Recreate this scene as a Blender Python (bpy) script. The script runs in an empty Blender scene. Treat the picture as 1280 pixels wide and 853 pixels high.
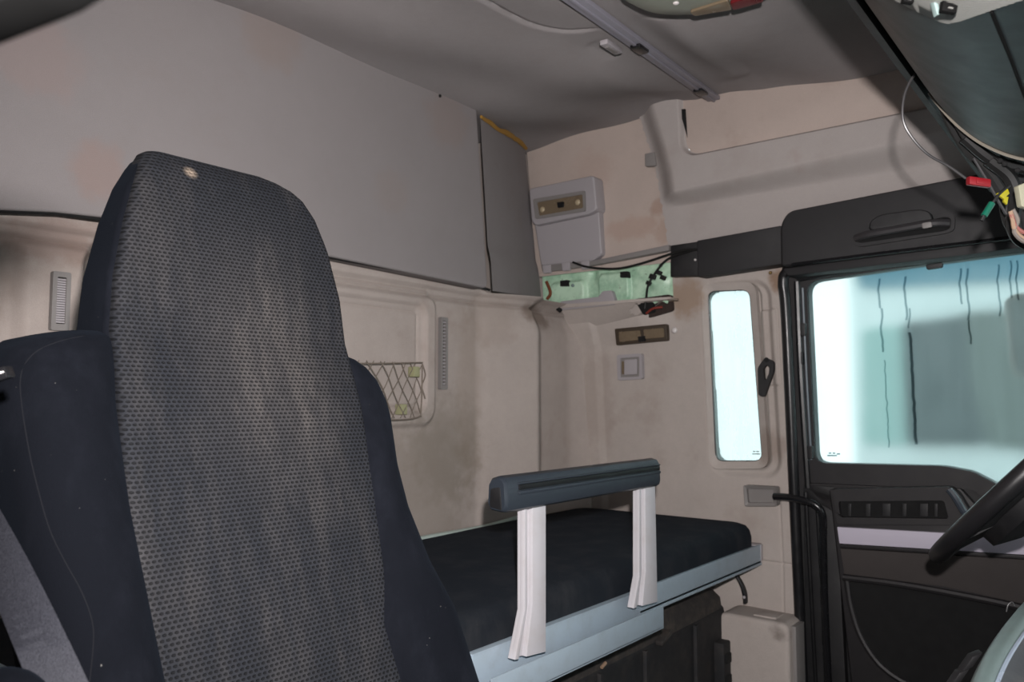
import bpy, bmesh, math, random
import numpy as np
from mathutils import Vector, Matrix
random.seed(4)
sc = bpy.context.scene
COL = sc.collection
CZ = 1.5                                   # camera height above the cab floor
F = 1010.0; PITCH = math.atan(73.5/1010); YAW = math.radians(38)
cp, sp = math.cos(PITCH), math.sin(PITCH)
FW = Vector((math.cos(YAW)*cp, math.sin(YAW)*cp, sp))
RT = Vector((math.sin(YAW), -math.cos(YAW), 0))
UP = RT.cross(FW)
# ------------------------------------------------------------------ geometry helpers (coordinates are relative to eye height)
def ray(px, py):
    return FW + RT*((px-640)/F) + UP*((426.5-py)/F)
def at(px, py, X=None, Y=None, Z=None, D=None):
    d = ray(px, py)
    if X is not None: t = X/d.x
    elif Y is not None: t = Y/d.y
    elif Z is not None: t = Z/d.z
    else: t = D
    return d*t
KW = .07
def side(px, py, off=0.0):                 # driver side wall plane (slightly tumbled in), off = towards the cab inside
    d = ray(px, py); return d*((2.35-off)/(d.x+KW*d.z))
def XW(z): return 2.35-KW*z
def lerp(a, b, t): return a+(b-a)*t
def sst(x, a, b):
    t = np.clip((np.asarray(x, float)-a)/(b-a), 0, 1); return t*t*(3-2*t)
def sdrr(u, v, u0, u1, v0, v1, r):
    cu, cv = (u0+u1)/2, (v0+v1)/2; hu, hv = abs(u1-u0)/2-r, abs(v1-v0)/2-r
    a = np.abs(u-cu)-hu; b = np.abs(v-cv)-hv
    return np.hypot(np.maximum(a, 0), np.maximum(b, 0))+np.minimum(np.maximum(a, b), 0)-r
def catmull(pts, n=8, closed=False):
    pts = [Vector(p) for p in pts]
    if len(pts) < 3: return pts
    out = []; N = len(pts)
    rng = range(N if closed else N-1)
    for i in rng:
        if closed: p0, p1, p2, p3 = pts[i-1], pts[i], pts[(i+1) % N], pts[(i+2) % N]
        else:
            p1, p2 = pts[i], pts[i+1]
            p0 = pts[i-1] if i > 0 else p1*2-p2
            p3 = pts[i+2] if i+2 < N else p2*2-p1
        for k in range(n):
            t = k/n
            out.append(.5*((2*p1)+(p2-p0)*t+(2*p0-5*p1+4*p2-p3)*t*t+(3*p1-p0-3*p2+p3)*t**3))
    if not closed: out.append(pts[-1])
    return out
def rpoly(pts, r, seg=6):                  # round the corners of a 3D polygon
    pts = [Vector(p) for p in pts]; N = len(pts); out = []
    rr = r if isinstance(r, (list, tuple)) else [r]*N
    for i in range(N):
        p, a, b = pts[i], pts[i-1], pts[(i+1) % N]
        q = rr[i]
        if q <= 0: out.append(p); continue
        da, db = (a-p), (b-p)
        q1 = min(q, da.length*.49); q2 = min(q, db.length*.49)
        A = p+da.normalized()*q1; B = p+db.normalized()*q2
        for k in range(seg+1):
            t = k/seg; out.append(A*(1-t)**2+p*2*t*(1-t)+B*t*t)
    return out
def resample(loop, n):
    L = [Vector(p) for p in loop]+[Vector(loop[0])]
    ds = [0]
    for i in range(len(L)-1): ds.append(ds[-1]+(L[i+1]-L[i]).length)
    out = []; j = 0
    for k in range(n):
        s = ds[-1]*k/n
        while ds[j+1] < s: j += 1
        t = (s-ds[j])/max(1e-9, ds[j+1]-ds[j]); out.append(L[j].lerp(L[j+1], t))
    return out
class MB:
    def __init__(s): s.bm = bmesh.new()
    def _bev(s, faces, bev, seg=2):
        if bev <= 0: return
        ed = set()
        for f in faces:
            for e in f.edges:
                if len(e.link_faces) == 2 and e.calc_face_angle(0) > .5: ed.add(e)
        bmesh.ops.bevel(s.bm, geom=list(ed), offset=bev, segments=seg, profile=.6, affect='EDGES', clamp_overlap=True)
    def prism(s, pts, vec, bev=0, seg=2):
        bm = s.bm; vec = Vector(vec)
        a = [bm.verts.new(Vector(p)) for p in pts]; b = [bm.verts.new(Vector(p)+vec) for p in pts]
        fs = [bm.faces.new(a), bm.faces.new(b[::-1])]; n = len(a)
        for i in range(n): fs.append(bm.faces.new((a[i], b[i], b[(i+1) % n], a[(i+1) % n])))
        bmesh.ops.recalc_face_normals(bm, faces=fs)
        s._bev(fs, bev, seg); return s
    def box(s, x0, x1, y0, y1, z0, z1, bev=0, seg=2):
        return s.prism([(x0,y0,z0),(x1,y0,z0),(x1,y1,z0),(x0,y1,z0)], (0,0,z1-z0), bev, seg)
    def slab(s, c, ax, ay, az, bev=0, seg=2):          # oriented box: centre + three half axes
        c, ax, ay, az = map(Vector, (c, ax, ay, az))
        return s.prism([c-ax-ay-az, c+ax-ay-az, c+ax+ay-az, c-ax+ay-az], az*2, bev, seg)
    def ring_prism(s, outer, inner, vec, n=96, align=True):
        bm = s.bm; vec = Vector(vec)
        o = resample(outer, n) if len(outer) != len(inner) else [Vector(p) for p in outer]
        i_ = resample(inner, n) if len(outer) != len(inner) else [Vector(p) for p in inner]
        n = len(o)
        A = [bm.verts.new(p) for p in o]; B = [bm.verts.new(p) for p in i_]
        C = [bm.verts.new(p+vec) for p in o]; D = [bm.verts.new(p+vec) for p in i_]
        fs = []
        for k in range(n):
            j = (k+1) % n
            fs += [bm.faces.new((A[k],A[j],B[j],B[k])), bm.faces.new((C[k],D[k],D[j],C[j])),
                   bm.faces.new((A[k],C[k],C[j],A[j])), bm.faces.new((B[k],B[j],D[j],D[k]))]
        bmesh.ops.recalc_face_normals(bm, faces=fs); return s
    def tube(s, pts, r, seg=8, n=8, smooth=True, flat=1.0, closed=False):
        bm = s.bm
        P = catmull(pts, n, closed) if smooth else [Vector(p) for p in pts]
        R = r if not isinstance(r, (list, tuple)) else None
        rings = []; N = len(P); prev = None
        for i, p in enumerate(P):
            if closed: t = (P[(i+1) % N]-P[i-1]).normalized()
            else: t = (P[min(i+1, N-1)]-P[max(i-1, 0)]).normalized()
            if prev is None:
                u = t.cross(Vector((0,0,1)))
                if u.length < .2: u = t.cross(Vector((0,1,0)))
            else: u = prev-t*prev.dot(t)
            u.normalize(); prev = u; w = t.cross(u)
            q = R if R is not None else np.interp(i/(N-1), np.linspace(0, 1, len(r)), r)
            rings.append([bm.verts.new(p+(u*math.cos(2*math.pi*k/seg)+w*flat*math.sin(2*math.pi*k/seg))*q) for k in range(seg)])
        fs = []
        M = N if closed else N-1
        for i in range(M):
            a, b = rings[i], rings[(i+1) % N]
            for k in range(seg): fs.append(bm.faces.new((a[k], a[(k+1) % seg], b[(k+1) % seg], b[k])))
        if not closed: fs.append(bm.faces.new(rings[0][::-1])); fs.append(bm.faces.new(rings[-1]))
        bmesh.ops.recalc_face_normals(bm, faces=fs); return s
    def loft(s, rings, cap=True):
        bm = s.bm; V = [[bm.verts.new(Vector(p)) for p in r] for r in rings]; fs = []; n = len(V[0])
        for a, b in zip(V, V[1:]):
            for k in range(n): fs.append(bm.faces.new((a[k], a[(k+1) % n], b[(k+1) % n], b[k])))
        if cap: fs.append(bm.faces.new(V[0][::-1])); fs.append(bm.faces.new(V[-1]))
        bmesh.ops.recalc_face_normals(bm, faces=fs); return s
    def cyl(s, a, b, r, seg=20, r2=None):
        return s.tube([a, b], r if r2 is None else [r, r2], seg=seg, smooth=False)
    def ball(s, c, r, sx=1, sy=1, sz=1):
        m = Matrix.Translation(Vector(c)) @ Matrix.Diagonal((sx, sy, sz, 1))
        bmesh.ops.create_uvsphere(s.bm, u_segments=20, v_segments=12, radius=r, matrix=m); return s
    def build(s, name, mat, parent=None, ang=38):
        me = bpy.data.meshes.new(name)
        if parent is None:
            co = [v.co for v in s.bm.verts]
            lo = Vector([min(c[i] for c in co) for i in range(3)]); hi = Vector([max(c[i] for c in co) for i in range(3)])
            org = Vector(((lo.x+hi.x)/2, (lo.y+hi.y)/2, lo.z))
        else:
            org = Vector(parent['_o']) if '_o' in parent else Vector()
        bmesh.ops.translate(s.bm, verts=s.bm.verts, vec=-org)
        for f in s.bm.faces: f.smooth = True
        s.bm.to_mesh(me); s.bm.free()
        if ang: me.set_sharp_from_angle(angle=math.radians(ang))
        me.materials.append(mat)
        o = bpy.data.objects.new(name, me); COL.objects.link(o)
        o['_o'] = org[:]
        if parent is None: o.location = org
        else: o.parent = parent
        return o
def field(name, mat, P, mask=None, parent=None, ang=60):
    """mesh from an (nu, nv, 3) array of points"""
    nu, nv, _ = P.shape
    org = np.array([P[...,0].mean(), P[...,1].mean(), P[...,2].min()]) if parent is None else np.array(parent['_o'])
    V = (P.reshape(-1, 3)-org)
    i, j = np.meshgrid(np.arange(nu-1), np.arange(nv-1), indexing='ij')
    q = np.stack([i*nv+j, (i+1)*nv+j, (i+1)*nv+j+1, i*nv+j+1], -1).reshape(-1, 4)
    if mask is not None:
        q = q[mask[:-1,:-1].reshape(-1)]
    me = bpy.data.meshes.new(name); me.from_pydata(V.tolist(), [], q.tolist()); me.update()
    for p in me.polygons: p.use_smooth = True
    if ang: me.set_sharp_from_angle(angle=math.radians(ang))
    me.materials.append(mat)
    o = bpy.data.objects.new(name, me); COL.objects.link(o); o['_o'] = tuple(float(x) for x in org)
    if parent is None: o.location = org
    else: o.parent = parent
    return o
def thing(name, loc, label, cat, group=None):
    o = bpy.data.objects.new(name, None); COL.objects.link(o); o.location = loc; o['_o'] = tuple(loc)
    o.empty_display_size = .05
    o['label'] = label; o['category'] = cat
    if group: o['group'] = group
    return o
def tag(o, label, cat, group=None, kind=None):
    o['label'] = label; o['category'] = cat
    if group: o['group'] = group
    if kind: o['kind'] = kind
    return o
def struct(o, label=None, cat=None):
    o['kind'] = 'structure'
    if label: o['label'] = label; o['category'] = cat
    return o
# ------------------------------------------------------------------ materials
def lin(c):
    return tuple((x/255/12.92 if x/255 <= .04045 else ((x/255+.055)/1.055)**2.4) for x in c)
class NT:
    def __init__(s, name):
        s.m = bpy.data.materials.new(name); s.m.use_nodes = True; s.t = s.m.node_tree; s.n = s.t.nodes; s.n.clear()
        s.out = s.n.new('ShaderNodeOutputMaterial')
        s.pos = s.n.new('ShaderNodeNewGeometry').outputs['Position']
    def L(s, a, b): s.t.links.new(a, b)
    def put(s, sock, v):
        if isinstance(v, bpy.types.NodeSocket): s.L(v, sock)
        else: sock.default_value = v
    def math(s, op, a, b=0.0, c=None, clamp=False):
        n = s.n.new('ShaderNodeMath'); n.operation = op; n.use_clamp = clamp
        s.put(n.inputs[0], a); s.put(n.inputs[1], b)
        if c is not None: s.put(n.inputs[2], c)
        return n.outputs[0]
    def vmath(s, op, a, b=(0,0,0)):
        n = s.n.new('ShaderNodeVectorMath'); n.operation = op; s.put(n.inputs[0], a); s.put(n.inputs[1], b)
        return n.outputs['Value'] if op in ('LENGTH', 'DISTANCE', 'DOT_PRODUCT') else n.outputs[0]
    def sep(s, v):
        n = s.n.new('ShaderNodeSeparateXYZ'); s.L(v, n.inputs[0]); return n.outputs
    def noise(s, scale, detail=3, rough=.5, vec=None, dist=0):
        n = s.n.new('ShaderNodeTexNoise'); n.inputs['Scale'].default_value = scale; n.inputs['Detail'].default_value = detail
        n.inputs['Roughness'].default_value = rough; n.inputs['Distortion'].default_value = dist
        s.L(vec if vec is not None else s.pos, n.inputs['Vector']); return n.outputs['Fac']
    def ramp(s, v, a, b):
        n = s.n.new('ShaderNodeMapRange'); n.interpolation_type = 'SMOOTHSTEP'
        s.put(n.inputs['Value'], v); n.inputs['From Min'].default_value = a; n.inputs['From Max'].default_value = b
        return n.outputs[0]
    def mix(s, f, a, b, mode='MIX'):
        n = s.n.new('ShaderNodeMix'); n.data_type = 'RGBA'; n.blend_type = mode
        s.put(n.inputs[0], f)
        for k, v in ((6, a), (7, b)):
            s.put(n.inputs[k], (*v, 1) if isinstance(v, tuple) and len(v) == 3 else v)
        return n.outputs[2]
    def scale(s, v, k):
        n = s.n.new('ShaderNodeMapping'); n.inputs['Scale'].default_value = k; s.L(v, n.inputs[0]); return n.outputs[0]
    def bsdf(s, color, rough=.6, metal=0, bump=None, bstr=.3, bdist=.002, **kw):
        b = s.n.new('ShaderNodeBsdfPrincipled')
        s.put(b.inputs['Base Color'], (*color, 1) if isinstance(color, tuple) else color)
        s.put(b.inputs['Roughness'], rough); b.inputs['Metallic'].default_value = metal
        for k, v in kw.items(): b.inputs[k].default_value = v
        if bump is not None:
            n = s.n.new('ShaderNodeBump'); n.inputs['Strength'].default_value = bstr; n.inputs['Distance'].default_value = bdist
            s.L(bump, n.inputs['Height']); s.L(n.outputs[0], b.inputs['Normal'])
        s.L(b.outputs[0], s.out.inputs[0]); return b
def wpos(p): return (p[0], p[1], p[2]+CZ)
def felt(name, c, stain_shade=(), mott=.10, grain=.5, dirt=.15):
    t = NT(name); c = lin(c)
    f = t.noise(650, 2, .7); g = t.noise(9, 4, .6); g2 = t.noise(45, 3, .6)
    k = t.math('ADD', t.math('MULTIPLY_ADD', f, .34, 1-.17), t.math('MULTIPLY_ADD', g, mott*2, -mott))
    k = t.math('ADD', k, t.math('MULTIPLY_ADD', g2, mott, -mott/2))
    base = t.vmath('SCALE', (c[0], c[1], c[2])); base.node.inputs['Scale'].default_value = 1
    t.L(k, base.node.inputs['Scale'])
    colr = t.mix(t.math('MULTIPLY', t.ramp(t.noise(5, 4, .65), .52, .75), dirt), base, lin((120, 95, 75)))
    for (p, r, sc_, cc, s_) in stain_shade:
        d = t.vmath('SUBTRACT', t.pos, wpos(p)); d = t.vmath('MULTIPLY', d, sc_)
        l = t.math('ADD', t.vmath('LENGTH', d), t.math('MULTIPLY_ADD', t.noise(22, 3, .6), r*.9, -r*.45))
        w = t.math('MULTIPLY', t.math('SUBTRACT', 1.0, t.ramp(l, r*.45, r)), s_)
        colr = t.mix(w, colr, lin(cc))
    t.bsdf(colr, .95, bump=t.math('ADD', f, t.math('MULTIPLY', g2, .6)), bstr=grain, bdist=.0012, **{'Specular IOR Level': .12})
    return t.m
def plastic(name, c, rough=.45, grain=.25, dust=0, dustc=(150, 140, 125), spec=.5, metal=0, gs=900):
    t = NT(name); colr = lin(c)
    if dust:
        colr = t.mix(t.math('MULTIPLY', t.ramp(t.noise(18, 5, .7), .42, .8), dust), colr, lin(dustc))
    r = t.math('MULTIPLY_ADD', t.noise(30, 3), .2, rough-.1)
    t.bsdf(colr, r, metal, bump=t.noise(gs, 2) if grain else None, bstr=grain, bdist=.0006, **{'Specular IOR Level': spec})
    return t.m
M = {}
M['rear_felt'] = felt('rear_liner_felt', (170, 160, 154), dirt=.25, stain_shade=[
    (at(665, 396, Y=1.56), .13, (1, 1, 2.6), (92, 74, 60), .6), (at(585, 500, Y=1.585), .30, (4.5, 1, .8), (140, 118, 94), .16),  # first mark: brown stain together with painted shade below the bulge
    (at(610, 400, Y=1.585), .12, (1, 1, 1), (120, 102, 86), .18), (at(520, 620, Y=1.585), .30, (1, 1, 1), (125, 118, 108), .4),
    (at(70, 300, Y=1.585), .12, (1, 1, 2), (120, 90, 80), .4), (at(560, 555, Y=1.585), .2, (1, 1, 1), (120, 112, 100), .35)])
M['panel_felt'] = felt('locker_panel_felt', (136, 131, 131), dirt=.10, mott=.04, stain_shade=[
    (at(45, 70, Y=1.5), .10, (1, 1, 1), (150, 125, 118), .25), (at(340, 45, Y=1.5), .10, (1, 1, 1), (138, 120, 110), .3), (at(125, 215, Y=1.5), .07, (1, 1, 1), (150, 118, 105), .3),
    (at(560, 150, Y=1.5), .11, (1, 1, 1), (140, 120, 110), .25), (at(490, 240, Y=1.5), .08, (1, 1, 1), (138, 124, 116), .2)])
M['side_felt'] = felt('side_liner_felt', (177, 168, 162), dirt=.2, stain_shade=[
    (side(856, 372), .085, (1, 1, 1), (142, 114, 88), .6), (side(745, 500), .25, (1, 3, 1), (140, 125, 115), .3),
    (side(975, 350), .05, (1, 1, 1), (125, 92, 62), .7), (side(960, 560), .07, (1, 1, 1), (120, 100, 85), .4),
    (side(975, 790, .1), .04, (1, 1, 1), (70, 60, 50), .6), (side(770, 640), .15, (1, 1, 1), (135, 125, 120), .4)])
M['pink_felt'] = felt('upper_side_felt', (182, 168, 160), dirt=.22, mott=.06, stain_shade=[
    (side(790, 285), .09, (1, .7, 1.8), (166, 134, 116), .35), (side(740, 215), .10, (1, 1, 1), (172, 148, 136), .3), (side(830, 290), .05, (1, 1, 1), (156, 126, 106), .35),
    (side(820, 260), .035, (1, 1, 1), (148, 112, 90), .4)])
M['mould'] = felt('moulding_felt', (170, 163, 160), dirt=.12, mott=.05, stain_shade=[
    (side(840, 178, .03), .016, (1, 1.4, 1), (80, 72, 70), .8), (side(842, 190, .03), .018, (1, 1.4, 1), (85, 78, 74), .7),
    (side(929, 211, .03), .022, (1, 1, 1.6), (115, 100, 95), .7), (side(1000, 200, .03), .05, (1, 1, 1), (150, 128, 118), .4)])
M['ceil'] = felt('headliner_felt', (150, 145, 145), dirt=.06, mott=.07)
M['grey_trim'] = plastic('grey_trim_plastic', (160, 155, 158), .5, .4)
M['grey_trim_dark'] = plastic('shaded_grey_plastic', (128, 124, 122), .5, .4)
M['black'] = plastic('black_trim_plastic', (24, 24, 26), .55, .5, dust=.15, dustc=(80, 78, 78))
M['header'] = plastic('header_black_plastic', (29, 28, 30), .6, .5)
M['black_gloss'] = plastic('black_gloss_plastic', (22, 22, 24), .25, 0)
M['rubber'] = plastic('seal_rubber', (24, 24, 26), .32, .2, dust=.1, dustc=(60, 58, 56))
M['door_black'] = plastic('door_panel_plastic', (31, 29, 31), .55, .5, dust=.25, dustc=(60, 56, 54))
M['door_fabric'] = felt('door_fabric', (68, 64, 63), dirt=.1)
M['deep'] = plastic('carpet_and_gap_black', (10, 10, 11), .9, .6)  # carpet black, also laid into gaps and the handle recess as their shade
M['silver'] = plastic('silver_strip', (196, 190, 204), .4, .1)
M['alu'] = plastic('bunk_rail_aluminium', (168, 184, 196), .42, .2, metal=.25, dust=.2, dustc=(120, 112, 104))
M['alu_white'] = plastic('post_painted_metal', (186, 184, 188), .45, .2, dust=.18, dustc=(150, 130, 110))
M['guard'] = plastic('guard_bar_plastic', (42, 48, 56), .4, .35)
M['guard_dark'] = plastic('guard_slot_plastic', (12, 13, 15), .5, .3)
M['lamp_lens'] = plastic('smoked_lamp_lens', (112, 98, 80), .25, .0, dust=.5, dustc=(70, 60, 48))
M['lamp_dark'] = plastic('lamp_recess', (60, 50, 40), .5, .1)
M['white'] = plastic('white_plastic', (205, 200, 198), .35, 0)
M['red'] = plastic('red_connector', (118, 18, 26), .35, 0)
M['green'] = plastic('green_connector', (8, 84, 66), .35, 0)
M['yellow'] = plastic('yellow_tape', (150, 142, 26), .4, 0)
M['wire_beige'] = plastic('beige_wire', (140, 116, 96), .5, 0)
M['wire'] = plastic('black_cable', (18, 18, 18), .5, 0)
M['wire_grey'] = plastic('grey_cable', (50, 49, 50), .4, 0)
M['grey_rail'] = plastic('roof_rail_grey', (140, 138, 148), .45, .2)
M['foam'] = plastic('yellow_foam', (160, 120, 50), .95, .8, gs=200)
M['console'] = plastic('console_dark_plastic', (21, 27, 29), .42, .5)
M['console_trim'] = plastic('console_metal_end', (120, 138, 136), .38, .3, metal=.3, dust=.4, dustc=(90, 95, 92))
M['net'] = plastic('net_cord', (115, 105, 95), .8, 0)
M['net_fitting'] = plastic('net_fitting_olive', (150, 150, 115), .5, 0)
M['outside'] = plastic('outside_white_paint', (225, 238, 238), .5, 0)
M['outside_dark'] = plastic('outside_dark_glass', (14, 36, 42), .5, 0)
M['outside_green'] = plastic('outside_pale_green', (150, 190, 185), .6, 0)
M['outside_band'] = plastic('outside_blue_band', (84, 135, 155), .6, 0)
M['outside_grey'] = plastic('outside_grey_panel', (76, 88, 82), .6, 0)
M['ground'] = felt('outside_gravel', (140, 138, 132))
def rib_plastic():
    t = NT('ribbed_grey_plastic'); s = t.sep(t.pos)
    w = t.math('SINE', t.math('MULTIPLY', s[0], 2*math.pi/.0035))
    t.bsdf(t.mix(t.ramp(w, -1, 1), lin((108, 108, 104)), lin((148, 148, 144))), .5, bump=w, bstr=.4, bdist=.0005); return t.m
M['ribbed'] = rib_plastic()
def green_metal():
    t = NT('pale_green_paint')
    c = t.mix(t.ramp(t.noise(14, 5, .7), .35, .7), lin((196, 226, 200)), lin((150, 190, 162)))
    c = t.mix(t.ramp(t.noise(60, 4, .7), .62, .75), c, lin((70, 60, 40)))
    t.bsdf(c, .4); return t.m
M['green_metal'] = green_metal()
def velour(name, c, c2, amt=.5):
    t = NT(name)
    n1 = t.noise(12, 5, .7, t.scale(t.pos, (1, 1, .5))); n2 = t.noise(700, 2, .7)
    cc = t.mix(t.math('MULTIPLY', t.ramp(n1, .4, .8), amt), lin(c), lin(c2))
    sp_ = t.ramp(t.noise(230, 2, .5), .775, .80)
    cc = t.mix(t.math('MULTIPLY', sp_, .5), cc, lin((120, 118, 115)))
    cc = t.mix(t.math('MULTIPLY', n2, .25), cc, lin((20, 22, 30)))
    b = t.bsdf(cc, .9, bump=n2, bstr=.5, bdist=.001, **{'Specular IOR Level': .08, 'Sheen Weight': .06, 'Sheen Roughness': .5})
    b.inputs['Sheen Tint'].default_value = (*lin((70, 85, 105)), 1); return t.m
M['velour'] = velour('navy_black_velour', (9, 11, 16), (28, 30, 37))
M['mattress'] = velour('mattress_cloth', (31, 35, 40), (54, 55, 57), .7)
def weave():
    t = NT('woven_seat_fabric'); s = t.sep(t.pos)
    PX, PZ = .0058, .0044
    row = t.math('FLOOR', t.math('DIVIDE', s[2], PZ)); odd = t.math('FLOORED_MODULO', row, 2.0)
    u = t.math('ADD', t.math('DIVIDE', s[0], PX), t.math('MULTIPLY', odd, .5))
    fu = t.math('SUBTRACT', t.math('FRACT', u), .5); fv = t.math('SUBTRACT', t.math('FRACT', t.math('DIVIDE', s[2], PZ)), .5)
    d = t.math('SQRT', t.math('ADD', t.math('MULTIPLY', t.math('MULTIPLY', fu, fu), 1.1), t.math('MULTIPLY', t.math('MULTIPLY', fv, fv), 2.2)))
    k = t.math('SUBTRACT', 1.0, t.ramp(d, .20, .50))
    var = t.math('MULTIPLY_ADD', t.noise(90, 3, .6), 1.1, .45)
    dust = t.ramp(t.noise(6.5, 5, .72, t.scale(t.pos, (2.4, 1, .55))), .42, .72)
    cx = t.math('ABSOLUTE', t.math('SUBTRACT', s[0], .55)); mid = t.math('SUBTRACT', 1.0, t.ramp(cx, .02, .13))
    cz = t.math('ABSOLUTE', t.math('SUBTRACT', s[2], CZ+.05)); mid = t.math('MULTIPLY', mid, t.math('SUBTRACT', 1.0, t.ramp(cz, .02, .22)))
    dust = t.math('MINIMUM', t.math('ADD', t.math('MULTIPLY', dust, .35), t.math('MULTIPLY', t.math('MULTIPLY', mid, t.math('MULTIPLY_ADD', dust, .6, .5)), .75)), 1.0)
    net = t.mix(dust, lin((27, 29, 34)), lin((66, 63, 62)))
    hole = t.mix(dust, lin((7, 8, 11)), lin((27, 26, 26)))
    ns = t.vmath('SCALE', net); t.L(t.math('MULTIPLY_ADD', var, .55, .45), ns.node.inputs['Scale'])
    cc = t.mix(t.math('MULTIPLY', k, .9), ns, hole); k = t.math('SUBTRACT', 1.0, k)
    spot = t.vmath('LENGTH', t.vmath('SUBTRACT', t.pos, wpos(at(241, 212, Y=.84))))
    cc = t.mix(t.math('MULTIPLY', t.math('SUBTRACT', 1.0, t.ramp(spot, .002, .012)), .5), cc, lin((190, 170, 150)))
    t.bsdf(cc, .8, bump=k, bstr=.9, bdist=.0015, **{'Specular IOR Level': .2}); return t.m
M['weave'] = weave()
def belt_mat():
    t = NT('seat_belt_webbing')
    n = t.noise(1100, 2, .6, t.scale(t.pos, (1, 1, .6)))
    t.bsdf(t.mix(t.ramp(n, .35, .65), lin((32, 33, 40)), lin((50, 51, 58))), .6, bump=n, bstr=.5, bdist=.0008); return t.m
M['belt'] = belt_mat()
def glass_mat(name, fog, rough, drips=()):
    t = NT(name)
    g = t.n.new('ShaderNodeBsdfRefraction'); g.inputs['IOR'].default_value = 1.12; g.inputs['Roughness'].default_value = rough
    g.inputs['Color'].default_value = (.93, .99, .985, 1)
    tr = t.n.new('ShaderNodeBsdfTranslucent'); tr.inputs['Color'].default_value = (.80, .93, .94, 1)
    gl = t.n.new('ShaderNodeBsdfGlossy'); gl.inputs['Roughness'].default_value = .05
    s = t.sep(t.pos)
    f = t.math('MULTIPLY_ADD', t.noise(6, 4, .6), fog*.8, fog*.6)
    streak = t.noise(60, 2, .6, t.scale(t.pos, (1, 1, .05)))
    f = t.math('MULTIPLY', f, t.math('MULTIPLY_ADD', streak, .5, .75))
    gc = (.93, .99, .985, 1)
    for (y0, z0, z1, w) in drips:
        wob = t.math('MULTIPLY_ADD', t.noise(14, 2, .5, t.scale(t.pos, (0, 0, 1))), .03, -.015)
        d = t.math('ABSOLUTE', t.math('SUBTRACT', s[1], t.math('ADD', wob, y0)))
        inz = t.math('MULTIPLY', t.math('GREATER_THAN', s[2], z0+CZ), t.math('LESS_THAN', s[2], z1+CZ))
        k = t.math('MULTIPLY', t.math('SUBTRACT', 1.0, t.ramp(d, w*.4, w)), inz)
        f = t.math('MULTIPLY', f, t.math('MULTIPLY_ADD', k, -.85, 1.0)); gc = t.mix(t.math('MULTIPLY', k, .5), gc, (.25, .36, .40))
    t.put(g.inputs['Color'], gc)
    m1 = t.n.new('ShaderNodeMixShader'); t.put(m1.inputs[0], f); t.L(g.outputs[0], m1.inputs[1]); t.L(tr.outputs[0], m1.inputs[2])
    m2 = t.n.new('ShaderNodeMixShader'); m2.inputs[0].default_value = .03; t.L(m1.outputs[0], m2.inputs[1]); t.L(gl.outputs[0], m2.inputs[2])
    t.L(m2.outputs[0], t.out.inputs[0]); return t.m

# ================================================================== SETTING
YR = 1.585                                                          # rear liner plane
# ---- rear wall liner (moulded heightfield)
nx, nz = 560, 300
xs = np.linspace(-.45, XW(0)+.02, nx); zs = np.linspace(-1.2, .350, nz)
U, V = np.meshgrid(xs, zs, indexing='ij')
X = lambda px, py=480: at(px, py, Y=YR).x
Zr = lambda px, py: at(px, py, Y=YR).z
h = np.zeros_like(U)
topz = Zr(500, 352)
h += .018*sst(V, topz-.012, topz+.0)                                # ledge under the locker panel
h += -.012*np.exp(-((V-(topz-.03))/.006)**2)
def frame_panel(x0, x1, z0, z1):                                    # raised frame, sunk inner panel
    global h
    d = sdrr(U, V, x0, x1, z0, z1, .05)
    h += .014*(1-sst(d, -.006, .012))
    x0b, x1b, z1b = x0+.05, x1-.04, z1-.035
    d2 = sdrr(U, V, x0b, x1b, z0+.03, z1b, .035)
    h -= .016*(1-sst(d2, -.006, .004))
    h -= .006*np.exp(-((d2+.02)/.004)**2)
frame_panel(X(395)-.38, X(541, 450), Zr(540, 530), Zr(500, 362))
xl0 = X(101, 350)
h -= .026*(1-sst(sdrr(U, V, xl0, X(330), Zr(80, 560), Zr(110, 298), .05), -.022, 0))
h -= .026*(1-sst(sdrr(U, V, -.9, X(38, 380), Zr(20, 700), Zr(20, 284), .06), -.03, 0))
lr = lambda a, b: np.clip((U-a)/(b-a), 0, 1)
h += .085*lr(X(594), X(645))*sst(U, X(586), X(606))                 # corner pillar facets
h -= .040*sst(U, X(645), X(664))
h += .045*sst(U, X(694), X(724))
h -= .035*sst(U, X(600), X(665))*sst(V, Zr(650, 420), Zr(650, 385))*(1-sst(V, Zr(650, 388), Zr(650, 372)))
h -= .02*(1-sst(V, -.45, -.40))
P = np.stack([U, YR-h, V], -1)
struct(field('wall_rear', M['rear_felt'], P, ~((U > X(600, 370)) & (V > Zr(655, 377)))))

# ---- floor and low body
struct(MB().box(-.5, 2.6, -1.25, 1.8, -CZ-.03, -CZ).build('floor', M['deep']))
m = MB(); m.ring_prism([Vector((-.45, y, z)) for y, z in ((-1.2, -CZ), (1.7, -CZ), (1.7, .9), (-1.2, .9))], [Vector((-.45, y, z)) for y, z in ((-.7, -.35), (.0, -.35), (.0, .12), (-.7, .12))], (-.03, 0, 0))
struct(m.build('wall_passenger_light_block', M['rear_felt']))  # unseen closed side, added to keep daylight out except at one opening
m = MB(); m.ring_prism([Vector((x, -1.2, z)) for x, z in ((-.47, -CZ), (2.6, -CZ), (2.6, .95), (-.47, .95))], [Vector((x, -1.2, z)) for x, z in ((-.1, -.40), (2.2, -.40), (2.2, .30), (-.1, .30))], (0, -.04, 0))
struct(m.build('wall_front_light_block', M['black']))  # unseen front, added to limit daylight to the windscreen opening
struct(MB().box(2.40, 2.43, 1.20, 1.8, .2, 1.0).build('wall_outer_side', M['rear_felt']))
o = MB().box(-.5, 2.45, 1.78, 1.80, -CZ, .95).build('wall_outer_rear', M['rear_felt']); struct(o)

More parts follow.
